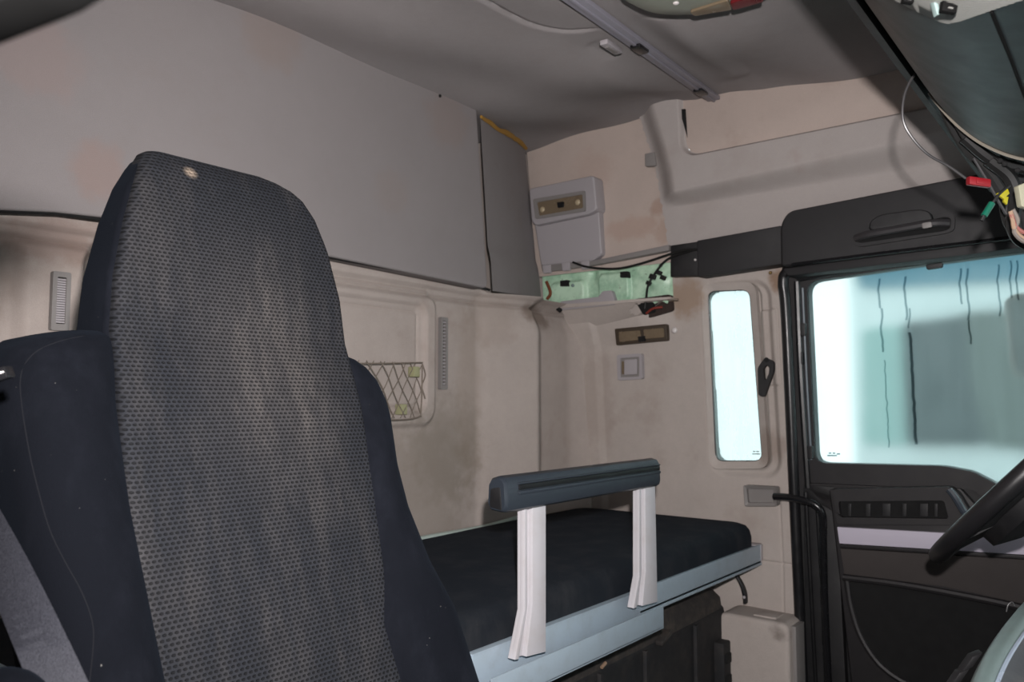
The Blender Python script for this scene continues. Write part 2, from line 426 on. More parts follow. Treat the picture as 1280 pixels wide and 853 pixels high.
# ---- driver side lower liner
seal = lambda z: side(*_seal_px(z))
def seal_y(z):                                                      # Y of the door opening's rear edge at height z
    a, b = side(978, 345), side(1003, 850)
    return a.y+(b.y-a.y)*(z-a.z)/(b.z-a.z)
nu, nv = 330, 560
us = np.linspace(0, 1, nu); zs = np.linspace(-1.2, side(900, 332).z, nv)
UU, V = np.meshgrid(us, zs, indexing='ij')
Y0 = seal_y(V)+.004; Yc = side(719, 500).y+.01
Yv = Y0+(Yc-Y0)*UU
h = np.zeros_like(V)
SY = lambda px, py=480: side(px, py).y
SZ = lambda px, py: side(px, py).z
h -= .012*(1-sst(Yv, SY(751)-.006, SY(746)+.006))*1.0              # step at the narrow strip
wz0, wz1 = SZ(920, 578), SZ(912, 364)
a_, b_, c_, d_ = side(884, 364), side(937, 362), side(953, 577), side(894, 577)
tq = (V-a_.z)/(d_.z-a_.z); Ymid = (a_.y+b_.y)/2+((c_.y+d_.y)/2-(a_.y+b_.y)/2)*tq
Yt = Yv-Ymid; wy1 = (a_.y-b_.y+d_.y-c_.y)/4; wy0 = -wy1
d = sdrr(Yt, V, wy0-.06, wy1+.035, wz0-.05, wz1+.035, .06)
h -= .016*(1-sst(d, -.022, .0))
d = sdrr(Yt, V, wy0-.018, wy1+.018, wz0-.022, wz1+.02, .04)
h -= .012*(1-sst(d, -.006, .006))
d = sdrr(Yv, V, SY(971, 430), SY(946, 430), SZ(960, 482), SZ(958, 386), .008)
h += .004*(1-sst(d, -.004, .002)) - .003*np.exp(-(d/.003)**2)
h -= .004*np.exp(-((V-SZ(955, 703))/.003)**2)
h -= .004*np.exp(-((Yv-SY(976, 700))/.003)**2)*(1-sst(V, SZ(955, 612), SZ(955, 606)))
h += .02*(1-sst(V, SZ(955, 760), SZ(955, 700)))*.5
h += .03*sst(V, SZ(750, 440), SZ(750, 400))*sst(Yv, SY(850), SY(800))  # swell towards the broken ledge
mask = ~((sdrr(Yt, V, wy0, wy1, wz0, wz1, .030) < .003) | ((Yv > SY(839, 340)) & (V > SZ(760, 382))))
P = np.stack([XW(V)-h, Yv, V], -1)
struct(field('wall_driver_side', M['side_felt'], P, mask))
# outer sheet of the body behind the rear upper corner and the gap
# ---- pillar window
w1 = [side(884, 364, -.01), side(937, 362, -.01), side(953, 577, -.01), side(894, 577, -.01)]
wo = [side(876, 355, .002), side(944, 352, .002), side(961, 586, .002), side(887, 587, .002)]
gl = glass_mat('pillar_glass', .25, .06)
wf = MB(); wf.ring_prism(rpoly(wo, .035), rpoly(w1, .028), (.022, 0, 0))
wf = wf.build('window_1', M['side_felt']); struct(wf)
g_ = MB().prism(rpoly([p+Vector((.010, 0, 0)) for p in w1], .028), (.004, 0, 0)).build('glass', gl, wf)
sl = MB(); loop = rpoly(w1, .026)
sl.tube([p+Vector((.004, 0, 0)) for p in loop], .003, closed=True, smooth=False, seg=6).build('glass_seal', M['rubber'], wf)

# ---- upper rear part of the driver side wall
ZT = .835
YU0, YU1 = SY(850, 230), 1.715
us = np.linspace(YU0-.02, YU1, 160); vs = np.linspace(SZ(750, 338), .93, 120)
Yv, V = np.meshgrid(us, vs, indexing='ij')
h = .006*np.sin(Yv*9)+.004*np.sin(V*14+1)
h -= .004*np.exp(-((Yv-SY(750, 300))/.004)**2)*(1-sst(V, SZ(750, 232), SZ(750, 226)))
struct(field('wall_driver_side_upper', M['pink_felt'], np.stack([XW(V)-h, Yv, V], -1)))

# ---- grey side moulding with the sunk pocket, torn rear edge
nu, nv = 520, 230
zb, zt = SZ(900, 300)-.03, .935
zz_ = np.linspace(zb, zt, nv)
edge_px = [(837, 330), (835, 308), (833, 285), (829, 262), (824, 225), (815, 190), (808, 168), (803, 152), (801, 140)]
ez = [SZ(*p) for p in edge_px]; ey = [SY(*p) for p in edge_px]
ye = np.interp(zz_, ez, ey)+.002*np.sin(zz_*160)+.0015*np.sin(zz_*310+1)
uu = np.linspace(0, 1, nu)
Yf = -.55
UU, V = np.meshgrid(uu, zz_, indexing='ij')
Yv = ye[None, :]+(Yf-ye[None, :])*UU
s_ = np.interp(zz_, ez, ey)[None, :]-Yv                                                 # distance from the torn edge
h = .010+.058*sst(s_, .0, .085)
y_a, y_b = SY(852, 244), SY(1180, 172)
z2 = SZ(852, 244)+(SZ(1180, 172)-SZ(852, 244))*(Yv-y_a)/(y_b-y_a)
z3 = SZ(1000, 236)
low = 1-sst(V, z3, z2)                                              # the underside slopes back to the wall
h = h*(1-low)+.004*low
pz, py_ = SZ(960, 184), SY(862, 170)
dp = sdrr(Yv, V, -1.5, py_, pz, 1.6, .05)
h -= .022*(1-sst(dp, -.008, .004))
hc = side(863, 185, .05)
mask = np.hypot((Yv-hc.y), (V-hc.z)) > .0085
P = np.stack([XW(V)-h, Yv, V], -1)
o = field('trim_1', M['mould'], P, mask); struct(o)
# pocket board
def on(Y, z, off): return Vector((XW(z)-off-.018, Y, z))
pts = rpoly([on(-.55, pz+.006, .030), on(py_-.012, pz+.006, .030), on(SY(857, 125)-.010, .935, .030), on(-.55, .935, .030)], [0, .05, 0, 0], 8)
o = MB().prism(pts, (.02, 0, 0), .002).build('side_pocket_board', M['pink_felt'])
tag(o, 'long pinkish felt board with a rounded corner set into the grey moulding under the ceiling', 'trim panel')
o = MB().prism([side(843, 138, .055), side(856, 136, .055), side(859, 172, .05), side(853, 150, .055), side(843, 146, .055)], (.02, 0, 0)).build('edge_gap_shade', M['deep'])  # dark strip put in as the shade of the open gap
tag(o, 'black strip standing in for the shade of the gap above the torn end of the grey moulding', 'dark gap')
o = MB().prism(rpoly([side(806, 192, .02), side(818, 190, .02), side(820, 207, .02), side(806, 208, .02)], .004), (.02, 0, 0), .002).build('trim_clip', M['grey_trim_dark'])
tag(o, 'small grey clip poking out beside the torn moulding edge', 'clip')

# ---- ceiling
nx, ny = 480, 500
xs = np.linspace(-.45, 2.30, nx); ys = np.linspace(-1.2, 1.74, ny)
U, V = np.meshgrid(xs, ys, indexing='ij')
ZTW = .93
zs_ = np.interp(V, [-.6, .49, 1.13, 1.7], [.835, .858, .918, .905])
zc = ZT+(zs_-ZT)*sst(U, 1.70, 2.28)+.008*np.sin(U*3.1+V*2.2)+.006*np.sin(U*9-V*5)+.004*np.sin(V*17+U*6)
C = lambda px, py: at(px, py, Z=ZT)
def seg_d(pts):
    D = np.full_like(U, 9.)
    for a, b in zip(pts, pts[1:]):
        ab = np.array([b.x-a.x, b.y-a.y]); L = (ab**2).sum()+1e-9
        t = np.clip(((U-a.x)*ab[0]+(V-a.y)*ab[1])/L, 0, 1)
        D = np.minimum(D, np.hypot(U-a.x-t*ab[0], V-a.y-t*ab[1]))
    return D
cv1 = catmull([C(590, -12), C(630, 18), C(665, 38), C(705, 46), (C(745, 42)), C(775, 46), C(800, 72), C(845, 105), C(880, 122)], 6)
cv2 = catmull([C(798, 34), C(806, 24), C(828, 20)], 4)
cv3 = catmull([C(850, 124), C(862, 117), C(880, 117)], 4)
for cv in (cv1, cv2, cv3): zc += .007*np.exp(-(seg_d(cv)/.006)**2)
zc -= .014*(1-sst(seg_d([C(900, 118), C(800, 24), C(770, -20)]), .02, .09))*(U > 1.0)
d = sdrr(U, V, C(752, 62).x-.03, C(752, 62).x+.11, C(752, 62).y-.06, C(752, 62).y+.05, .04)
zc += .006*(1-sst(d, -.03, .0))
ra, rb = at(712, -6, Z=.815), side(893, 124, .045); ra = ra+(ra-rb)*.35
ab = np.array([rb.x-ra.x, rb.y-ra.y]); tt_ = np.clip(((U-ra.x)*ab[0]+(V-ra.y)*ab[1])/(ab**2).sum(), 0, 1.15)
dl = np.hypot(U-ra.x-tt_*ab[0], V-ra.y-tt_*ab[1]); zr_ = ra.z+(rb.z-ra.z)*tt_+.010
zc = zc+(np.maximum(zc, zr_)-zc)*(1-sst(dl, .03, .16))
P = np.stack([U, V, zc], -1)
struct(field('ceiling', M['ceil'], P))
struct(MB().box(-.5, 2.6, -1.25, 1.8, 1.0, 1.03).build('roof_outer', M['ceil']))

# roof rail with clips
a, b = ra, rb
dirn = (b-a).normalized(); sd = dirn.cross(Vector((0, 0, 1))).normalized()
t_ = thing('roof_rail', ((a+b)/2)[:], 'grey flat rail with black clips running across the ceiling to the side wall', 'rail')
m = MB(); m.slab((a+b)/2, (b-a)/2, sd*.019, Vector((0, 0, .006)), .003)
m.slab((a+b)/2-Vector((0, 0, .006)), (b-a)/2, sd*.004+Vector((0,0,0)), Vector((0, 0, .004)), .002)
m.build('rail_strip', M['grey_rail'], t_)
for f_ in (.545, .90):
    c = a.lerp(b, f_)-Vector((0, 0, .008)); MB().slab(c, dirn*.030, sd*.013, Vector((0, 0, .006)), .004).build('rail_clip', M['black_gloss'], t_)
c = C(764, 51); c.z = .82
t_ = thing('ceiling_latch', c[:], 'small pale recessed latch in the ceiling beside the grey rail', 'latch')
MB().slab(c, dirn*.042, sd*.010, Vector((0, 0, .006)), .003).build('latch_body', M['grey_trim'], t_)
MB().slab(c-Vector((0, 0, .004)), dirn*.024, sd*.004, Vector((0, 0, .004)), .001).build('latch_slot', M['grey_trim_dark'], t_)

# ceiling lamp cluster at the top edge of the picture
zl = .76
c0 = at(875, -12, Z=zl)
ll = [at(775, -6, Z=zl), at(792, 10, Z=zl), at(825, 20, Z=zl), at(880, 19, Z=zl), at(935, 6, Z=zl), at(965, -8, Z=zl), at(960, -60, Z=zl), at(860, -75, Z=zl), at(785, -40, Z=zl)]
loop = catmull(ll, 6, True); cen = sum(loop, Vector())/len(loop)
t_ = thing('ceiling_lamp', (cen.x, cen.y, zl), 'rounded grey-green ceiling lamp with a red lens beside the roof rail', 'ceiling lamp')
rings = []
for (k, dz) in ((1.06, .075), (1.05, .03), (1.0, .006), (.93, 0), (.6, -.004), (.05, -.005)):
    rings.append([Vector((cen.x+(p.x-cen.x)*k, cen.y+(p.y-cen.y)*k, zl+dz)) for p in loop])
MB().loft(rings).build('lamp_housing', plastic('lamp_housing_olive', (128, 132, 122), .35, .1), t_)
MB().prism(rpoly([at(862, 12, Z=zl-.004), at(868, 17, Z=zl-.004), at(915, 9, Z=zl-.004), at(910, -3, Z=zl-.004)], .006), (0, 0, -.006), .002).build('lamp_lens', M['lamp_lens'], t_)
MB().prism(rpoly([at(912, 0, Z=zl-.004), at(917, 9, Z=zl-.004), at(955, -2, Z=zl-.004), at(950, -12, Z=zl-.004)], .006), (0, 0, -.007), .002).build('red_lens', plastic('dark_red_lens', (95, 18, 24), .3, 0), t_)
MB().ball(at(845, 4, Z=zl-.005), .006, sz=.5).build('lamp_button', M['white'], t_)

# ================================================================== UPPER LOCKER PANEL (rear)
YP = 1.50
pl = lambda px, py, Y=YP: at(px, py, Y=Y)
t_ = thing('overhead_locker', (1.0, YP+.03, .33), 'large grey felt covered upper locker panel on the rear wall above the seat', 'locker')
br = pl(610, 361); tr = pl(596, 134); bl = pl(135, 272); tl = pl(290, 0)
pts = [br, pl(611, 350), tr, Vector((tr.x*.4, YP, lerp(tr.z, tl.z, 1.4))), Vector((-.05, YP, lerp(tr.z, tl.z, 1.5)))]
pts = [br, tr, Vector((0.9, YP, tl.z+.003)), Vector((-.05, YP, tl.z+.005)), Vector((-.05, YP, pl(0, 262).z)), pl(0, 262), pl(70, 265), bl, pl(415, 321)]
MB().prism(rpoly(pts, [.02, .02, 0, 0, 0, 0, 0, 0, 0], 5), (0, .05, 0), .006, 3).build('locker_panel', M['panel_felt'], t_)
m = MB()
q = [pl(0, 262, YP+.012), pl(70, 265, YP+.012), bl+Vector((0, .012, 0)), pl(415, 321, YP+.012), pl(590, 354, YP+.012), pl(612, 362, YP+.012)]
m.tube([p-Vector((0, 0, .002)) for p in q], .0042, smooth=False); m.build('panel_gap_shade', M['deep'], t_)  # black tube drawn as the dark gap under the panel
# angled end piece
cA, cB = at(600, 150, Y=YP+.02), at(656, 188, Y=1.695); cC = Vector((XW(.33)-.01, 1.685, at(676, 376, X=XW(.33)).z)); cD = at(613, 364, Y=YP+.02)
m = MB()
n1 = 14
rows = []
for i in range(n1):
    f = i/(n1-1)
    row = []
    for j in range(24):
        g = j/23
        top = Vector((lerp(cA.x, cB.x, f), lerp(cA.y, cB.y, f), lerp(cA.z+.005, cB.z-.002, f)-.012*math.sin(f*5.5)*f+.006))
        bot = Vector((lerp(cD.x, cC.x, f), lerp(cD.y, cC.y, f), lerp(cD.z, cC.z, f)))
        p = bot.lerp(top, g); p.y += -.012*math.sin(math.pi*f)*.6
        if g > .26: pass
        p.y -= .008*(1-float(sst(g, .20, .24)))
        row.append(p[:])
    rows.append(row)
field('locker_end', M['panel_felt'], np.array(rows), parent=t_)
tp = [Vector(r[-1])+Vector((-.004, -.008, -.002+random.uniform(-.004, .004))) for r in rows]
MB().tube(tp, [.004, .006, .005, .008, .006, .009, .007], n=3, flat=1.3).build('foam_edge', M['foam'], t_)
MB().ball(pl(550, 120, YP-.001), .0045).build('screw_hole', M['deep'], t_)

# ================================================================== REAR WALL DETAILS
def louvre(name, px0, py0, px1, py1, w, Y, label):
    a = at(px0, py0, Y=Y); b = at(px1, py1, Y=Y)
    cx = (a.x+b.x)/2; z1, z0 = a.z, b.z
    t = thing(name, (cx, Y, z0), label, 'vent')
    m = MB(); m.ring_prism(rpoly([(cx-w, Y-.004, z0), (cx+w, Y-.004, z0), (cx+w, Y-.004, z1), (cx-w, Y-.004, z1)], .004),
                 rpoly([(cx-w+.008, Y-.004, z0+.012), (cx+w-.008, Y-.004, z0+.012), (cx+w-.008, Y-.004, z1-.010), (cx-w+.008, Y-.004, z1-.010)], .002), (0, .012, 0))
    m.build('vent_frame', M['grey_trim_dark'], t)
    m = MB(); n = 19
    for i in range(n):
        z = lerp(z0+.016, z1-.014, i/(n-1)); m.box(cx-w+.007, cx+w-.007, Y-.001, Y+.006, z-.0020, z+.0016, .0005, 1)
    m.build('vent_slats', M['grey_trim'], t)
    MB().box(cx-w+.004, cx+w-.004, Y+.006, Y+.009, z0+.004, z1-.004).build('vent_back', plastic('vent_back_grey', (46, 42, 40), .8, 0), t)
louvre('air_vent', 84, 341, 67, 413, .016, YR-.016, 'narrow grey louvred vent left of the seat headrest')
louvre('air_vent', 556, 397, 553, 487, .0145, YR-.014, 'narrow grey louvred vent right of the cargo net pocket')
# net pocket
n0 = at(470, 462, Y=YR-.02); n1_ = at(526, 450, Y=YR-.02)
t_ = thing('net_pocket', at(505, 524, Y=YR-.02)[:], 'stretched cord net pocket with olive fittings on the rear wall beside the seat', 'net')
m = MB()
zT, zB = at(520, 455, Y=YR-.02).z, at(510, 522, Y=YR-.02).z; xR = at(527, 490, Y=YR-.02).x; xL = at(380, 490, Y=YR-.02).x
def npnt(x, z): return Vector((x, YR-.022-.03*math.sin(math.pi*min(1, max(0, (xR-x)/(xR-xL)))), z))
k = 0; step = .042
x = xL-.25
while x < xR+.02:
    for sg in (1, -1):
        pts = []
        for i in range(9):
            f = i/8; zz2 = lerp(zT, zB, f); xx = x+sg*f*.10+(.0 if sg > 0 else .10)+.004*math.sin(7*f+x*40)
            zz2 -= .012*max(0, (xx-xL)/(xR-xL))*0
            if xL <= xx <= xR-.006*0: pts.append(npnt(xx, zz2))
        if len(pts) > 2: m.tube(pts, .0013, seg=5, n=2)
    x += step
m.build('net_mesh', M['net'], t_)
MB().tube([npnt(xL, zT-.012), npnt((xL+xR)/2, zT-.006), npnt(xR, zT+.004)], .0022, seg=6).build('top_cord', M['net'], t_)
MB().tube([npnt(xL, zB), npnt((xL+xR)/2, zB-.004), npnt(xR-.03, zB-.002), npnt(xR-.004, zB+.03), npnt(xR, zT)], .0022, seg=6).build('lower_cord', M['net'], t_)
MB().tube([npnt(xR, zT), npnt(xR+.012, zT-.03), npnt(xR-.002, zT-.06), npnt(xR+.008, zT-.085), npnt(xR+.012, zT-.095)], .002, seg=6).build('loose_cord', M['net'], t_)
for (px, py) in ((520, 465), (504, 512)):
    c = at(px, py, Y=YR-.035); MB().box(c.x-.011, c.x+.011, c.y-.005, c.y+.02, c.z-.014, c.z+.014, .003).build('net_fitting', M['net_fitting'], t_)

# ================================================================== SIDE WALL DETAILS
# upper reading lamp on its box
t_ = thing('reading_lamp', side(702, 330, .02)[:], 'upper reading lamp with smoked lens on a grey box below the ceiling corner', 'reading lamp')
sq = lambda L, off: [side(px, py, off) for px, py in L]
MB().prism(rpoly(sq([(661, 236), (742, 219), (746, 262), (735, 268), (668, 282), (664, 276)], .055), .012), (.06, 0, 0), .006, 3).build('lamp_box', M['grey_trim'], t_)
MB().prism(rpoly(sq([(668, 280), (748, 262), (752, 318), (741, 326), (676, 332)], .030), .010), (.04, 0, 0), .005, 3).build('lower_cover', M['grey_trim'], t_)
MB().ring_prism(rpoly(sq([(666, 249), (731, 238), (732, 264), (669, 274)], .060), .008), rpoly(sq([(671, 253), (728, 243), (729, 260), (674, 270)], .060), .006), (.008, 0, 0)).build('lens_frame', M['grey_trim_dark'], t_)
MB().prism(rpoly(sq([(670, 252), (729, 242), (730, 261), (673, 271)], .057), .006), (.005, 0, 0), .002).build('lens', M['lamp_lens'], t_)
for (px, py) in ((678, 262), (722, 253)): MB().ball(side(px, py, .058), .010, sx=.5).build('bulb_window', plastic('clear_beige_bulb', (176, 160, 132), .3, 0), t_)
MB().prism(rpoly(sq([(696, 253), (704, 252), (704, 259), (697, 260)], .063), .003), (.008, 0, 0), .001).build('switch', M['black_gloss'], t_)
# lower reading lamp
t_ = thing('reading_lamp', side(800, 430, .01)[:], 'lower brown smoked reading lamp on the side wall above the switch plate', 'reading lamp')
MB().prism(rpoly(sq([(768, 411), (833, 405), (834, 426), (770, 432)], .012), .006), (.02, 0, 0), .003).build('lamp_body', M['lamp_dark'], t_)
MB().prism(rpoly(sq([(773, 415), (800, 413), (801, 425), (774, 428)], .016), .005), (.01, 0, 0), .002).build('lens', M['lamp_lens'], t_)
MB().prism(rpoly(sq([(804, 412), (829, 410), (830, 422), (805, 424)], .016), .005), (.01, 0, 0), .002).build('lens', M['lamp_lens'], t_)
MB().prism(rpoly(sq([(797, 421), (806, 420), (806, 427), (798, 428)], .019), .002), (.01, 0, 0), .001).build('switch', M['black_gloss'], t_)
o = MB().ball(side(843, 413, .006), .010, sx=.6).build('screw_cap', M['white']); tag(o, 'round white cap on the side wall beside the lower reading lamp', 'cap')
# switch plate
t_ = thing('switch_plate', side(786, 476, 0)[:], 'square grey switch plate on the side wall above the bunk', 'switch')
MB().ring_prism(rpoly(sq([(771, 444), (802, 442), (803, 474), (772, 476)], .008), .008), rpoly(sq([(775, 448), (799, 446), (799, 471), (776, 472)], .008), .004), (.016, 0, 0)).build('plate_frame', M['grey_trim'], t_)
MB().prism(sq([(775, 448), (799, 446), (799, 471), (776, 472)], .002), (.01, 0, 0)).build('plate_back', M['grey_trim_dark'], t_)
MB().prism(rpoly(sq([(780, 450), (796, 449), (796, 468), (780, 469)], .007), .004), (.006, 0, 0), .002).build('rocker', M['grey_trim'], t_)
MB().prism(sq([(777, 452), (780, 452), (780, 468), (777, 468)], .005), (.005, 0, 0)).build('indicator', M['lamp_lens'], t_)
# exposed green body metal
t_ = thing('green_body_metal', side(760, 378, 0)[:], 'exposed pale green painted body metal between the upper and lower side trim', 'body panel')
m = MB()
nu, nv = 150, 40
gy = np.linspace(SY(842, 345), SY(672, 350), nu); gz = np.linspace(SZ(760, 384), SZ(760, 322), nv)
Yv, V = np.meshgrid(gy, gz, indexing='ij'); tt = (V-gz[0])/(gz[-1]-gz[0]); uu = (Yv-gy[0])/(gy[-1]-gy[0])
h = -.03+.018*(1-sst(sdrr(uu*4, tt, 2.6, 3.7, .15, .62, .15), -.04, .04))+.014*(1-sst(sdrr(uu*4, tt, 1.3, 2.2, .1, .7, .15), -.04, .04))
h += .020*sst(tt, .78, .86)+.012*(1-sst(np.hypot((uu*4-.5), (tt-.45)*1.2), .12, .35))-.014*np.exp(-((uu*4-2.4)/.12)**2-((tt-.75)/.2)**2)
field('sheet_metal', M['green_metal'], np.stack([XW(V)-h, Yv, V], -1), parent=t_)
for (px, py) in ((705, 354), (780, 343)): MB().prism(rpoly(sq([(px-5, py-3), (px+4, py-4), (px+5, py+4), (px-5, py+4)], -.002), .002), (.02, 0, 0), .001).build('square_hole', M['deep'], t_)
for (px, py) in ((716, 357), (826, 332)): MB().ball(side(px, py, -.008), .006).build('bolt', M['console_trim'], t_)
MB().tube([side(683, 352, -.01), side(688, 366, -.01), side(684, 374, -.01)], .006).build('rust_spot', plastic('rust', (110, 60, 35), .9, .5), t_)
# ledge of upper trim above metal
t_ = thing('trim_lip', side(740, 336, .02)[:], 'thin grey folded lip with tabs along the top of the green metal', 'trim')
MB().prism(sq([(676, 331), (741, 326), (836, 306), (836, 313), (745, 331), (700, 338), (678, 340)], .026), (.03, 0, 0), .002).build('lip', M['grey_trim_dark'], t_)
for (px, py) in ((683, 336), (707, 333), (731, 331)): MB().prism(rpoly(sq([(px-5, py-4), (px+5, py-5), (px+5, py+5), (px-4, py+6)], .030), .003), (.01, 0, 0), .001).build('tab', M['grey_trim'], t_)
# broken scoop ledge below metal
t_ = thing('broken_trim_ledge', side(765, 415, .01)[:], 'curved grey trim ledge with a torn hole hanging below the green metal', 'trim')
m = MB(); rows = []
for i in range(40):
    f = i/39
    pxt, pyt = lerp(697, 838, f), lerp(381, 371, f)
    pxb, pyb = lerp(716, 803, min(1, f*1.05)), lerp(415, 396, min(1, f*1.05)**1.5)
    row = []
    for j in range(16):
        g = j/15
        off = .075*(1-g)**.8*min(1, 10*(1-f)+.15)+.002
        row.append(side(lerp(pxt, pxb, g**.9), lerp(pyt, pyb, g), off)[:])
    rows.append(row)
P = np.array(rows); fi = np.linspace(0, 1, 40)[:, None]; gj = np.linspace(0, 1, 16)[None, :]
msk = ~((np.hypot((fi-.83)/.13, (gj-.42)/.33)+.12*np.sin(fi*60)) < 1)
field('scoop', M['side_felt'], P, msk, parent=t_)
MB().prism(sq([(697, 381), (838, 371), (838, 374), (697, 386)], .077), (.06, 0, 0), .002).build('ledge_top', M['side_felt'], t_)
MB().prism(rpoly(sq([(700, 377), (748, 371), (753, 364), (764, 363), (768, 374), (768, 381), (701, 388)], .074), .005), (.02, 0, 0), .002).build('folded_tab', M['grey_trim'], t_)
MB().tube([side(697, 378, .078), side(696, 384, .079), side(701, 389, .078)], .008).build('ledge_corner', M['deep'], t_)
o = MB().prism(rpoly(sq([(793, 374), (838, 368), (840, 388), (812, 398), (796, 390)], .010), .01), (.02, 0, 0)).build('torn_hole_cavity', plastic('cavity_brown', (52, 40, 36), .9, .5)); tag(o, 'dark brown cavity behind the hole in the broken trim ledge', 'cavity')
t_ = thing('cable_plug', side(806, 388, .03)[:], 'dark plug with red wire ends in the hole of the broken ledge', 'plug')
MB().prism(rpoly(sq([(796, 380), (816, 378), (818, 390), (804, 394)], .035), .006), (.012, 0, 0), .002).build('plug_body', M['deep'], t_)
MB().tube([side(808, 392, .04), side(816, 386, .045), side(828, 384, .04)], .004).build('red_wire', plastic('dirty_red', (120, 45, 35), .6, 0), t_)
MB().tube([side(818, 378, .04), side(826, 374, .045), side(835, 378, .04)], .006).build('green_wire', M['green_metal'], t_)
o = MB().tube([side(716, 328, .03), side(735, 334, .035), side(770, 336, .035), side(803, 329, .04), side(850, 314, .045), side(872, 312, .045)], .0038).build('black_cable', M['wire'])
tag(o, 'black cable sagging along the top of the green metal', 'cable')
t_ = thing('black_cable', side(812, 352, .02)[:], 'black cable with small plugs dropping across the green metal into the ledge hole', 'cable')
MB().tube([side(868, 312, .045), side(835, 324, .03), side(818, 343, .02), side(810, 358, .03), side(808, 372, .05), side(806, 386, .05)], .0038).build('cable_run', M['wire'], t_)
for (px, py, s) in ((816, 346, 1), (824, 341, .8), (829, 347, .8), (811, 354, .7)):
    c = side(px, py, .03); MB().slab(c, Vector((.006, 0, 0)), Vector((0, .010*s, .004)), Vector((0, -.003, .007*s)), .002).build('plug', M['wire'], t_)

# ---- black header above the door
hd = thing('header_trim', side(1120, 320, .03)[:], 'long black plastic header above the driver door with a recessed grab handle', 'header trim')
MB().prism(rpoly(sq([(975, 281), (985, 264), (1240, 214), (1420, 178), (1420, 290), (1250, 300), (1000, 331), (976, 333)], .085), [.02, .02, 0, 0, 0, 0, .02, .01]), (.10, 0, 0), .010, 3).build('header_shell', M['header'], hd)
MB().prism(sq([(978, 336), (1200, 307), (1420, 278), (1420, 290), (1200, 320), (985, 345)], .055), (.07, 0, 0), .004).build('header_lip', M['header'], hd)
MB().tube([side(990, 331, .088), side(1100, 317, .088), side(1250, 299, .088), side(1420, 276, .088)], .005, smooth=False).build('header_bead', M['black_gloss'], hd)
gh = MB().ring_prism(rpoly(sq([(1064, 292), (1083, 288), (1186, 266), (1194, 270), (1193, 288), (1182, 292), (1074, 309), (1066, 305)], .093), .010), rpoly(sq([(1069, 293), (1085, 291), (1182, 271), (1189, 273), (1188, 286), (1180, 289), (1076, 304), (1070, 302)], .093), .008), (.012, 0, 0)).build('handle_surround', M['header'], hd)
MB().prism(rpoly(sq([(1069, 293), (1085, 291), (1182, 271), (1189, 273), (1188, 286), (1180, 289), (1076, 304), (1070, 302)], .087), .008), (.006, 0, 0)).build('recess_shade_plate', M['deep'], hd)  # blacker plate carries the shade of a recess that is not cut in
MB().prism(rpoly(sq([(1085, 289), (1087, 276), (1100, 268), (1150, 261), (1164, 265), (1166, 279)], .112), .018), (.03, 0, 0), .006, 3).build('handle_top', M['black'], hd)
MB().tube([side(1070, 298, .10), side(1086, 293, .115), side(1125, 286, .118), side(1165, 279, .115), side(1186, 279, .10)], .010, n=6).build('grab_handle', plastic('handle_satin', (52, 50, 52), .45, .2), hd)
MB().prism(rpoly(sq([(1152, 279), (1164, 277), (1165, 284), (1153, 286)], .127), .004), (.006, 0, 0), .001).build('handle_cap', M['grey_trim_dark'], hd)
sm = thing('header_cover', side(922, 340, .02)[:], 'smaller flat black cover between the header and the green metal', 'cover')
MB().prism(rpoly(sq([(871, 301), (976, 282), (978, 330), (872, 346)], .055), .004), (.06, 0, 0), .004).build('cover_plate', M['header'], sm)
MB().prism(sq([(838, 307), (872, 302), (872, 345), (838, 346)], .030), (.03, 0, 0), .003).build('end_bracket', M['black'], sm)
MB().ball(side(869, 325, .033), .004).build('bracket_screw', M['white'], sm)
o = MB().ball(side(963, 341, .008), .005).build('trim_screw', plastic('brass', (150, 125, 80), .4, 0, metal=.7)); tag(o, 'small brass screw under the black header cover', 'screw')

# ---- strap guide
t_ = thing('belt_guide', side(958, 497, .02)[:], 'black looped belt guide hanging beside the narrow pillar window', 'belt guide')
MB().ring_prism(rpoly(sq([(956, 447), (967, 452), (967, 464), (955, 497), (948, 494), (947, 460)], .035), .008), rpoly(sq([(958, 456), (962, 459), (961, 467), (957, 476), (955, 474), (954, 461)], .035), .003), (.014, 0, 0)).build('loop', M['black'], t_)
MB().cyl(side(958, 450, .04), side(958, 450, 0), .007).build('pivot_bolt', M['deep'], t_)
# ---- lower recess cover with black grab rod
t_ = thing('grab_rod', side(985, 632, .02)[:], 'bent black grab rod coming out of a grey cup beside the door', 'grab rod')
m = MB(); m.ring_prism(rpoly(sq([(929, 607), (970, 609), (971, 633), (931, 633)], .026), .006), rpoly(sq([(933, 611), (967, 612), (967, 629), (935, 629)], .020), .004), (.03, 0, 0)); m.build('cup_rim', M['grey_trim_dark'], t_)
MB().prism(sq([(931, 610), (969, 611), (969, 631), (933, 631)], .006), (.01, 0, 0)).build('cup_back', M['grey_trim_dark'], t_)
MB().tube([side(968, 621, .03), side(985, 622, .04), side(1005, 626, .045), side(1020, 632, .045), side(1028, 645, .04), side(1029, 680, .03), side(1031, 760, .02), side(1036, 870, .02)], .0105, n=8, seg=12).build('rod', M['black_gloss'], t_)

# ================================================================== DOOR
dr = thing('door_1', side(1150, 900, 0)[:], 'driver door', 'door'); del dr['label']; del dr['category']; dr['kind'] = 'structure'
# pinch seal
o = MB().tube([side(1012, 1150, .008), side(1003, 850, .008), side(993, 620, .008), side(983, 400, .008), side(979, 355, .010), side(983, 341, .012), side(998, 334, .012), side(1100, 322, .012), side(1420, 283, .012)], .0155, n=8, seg=12, flat=1.0).build('trim_2', M['rubber']); struct(o)
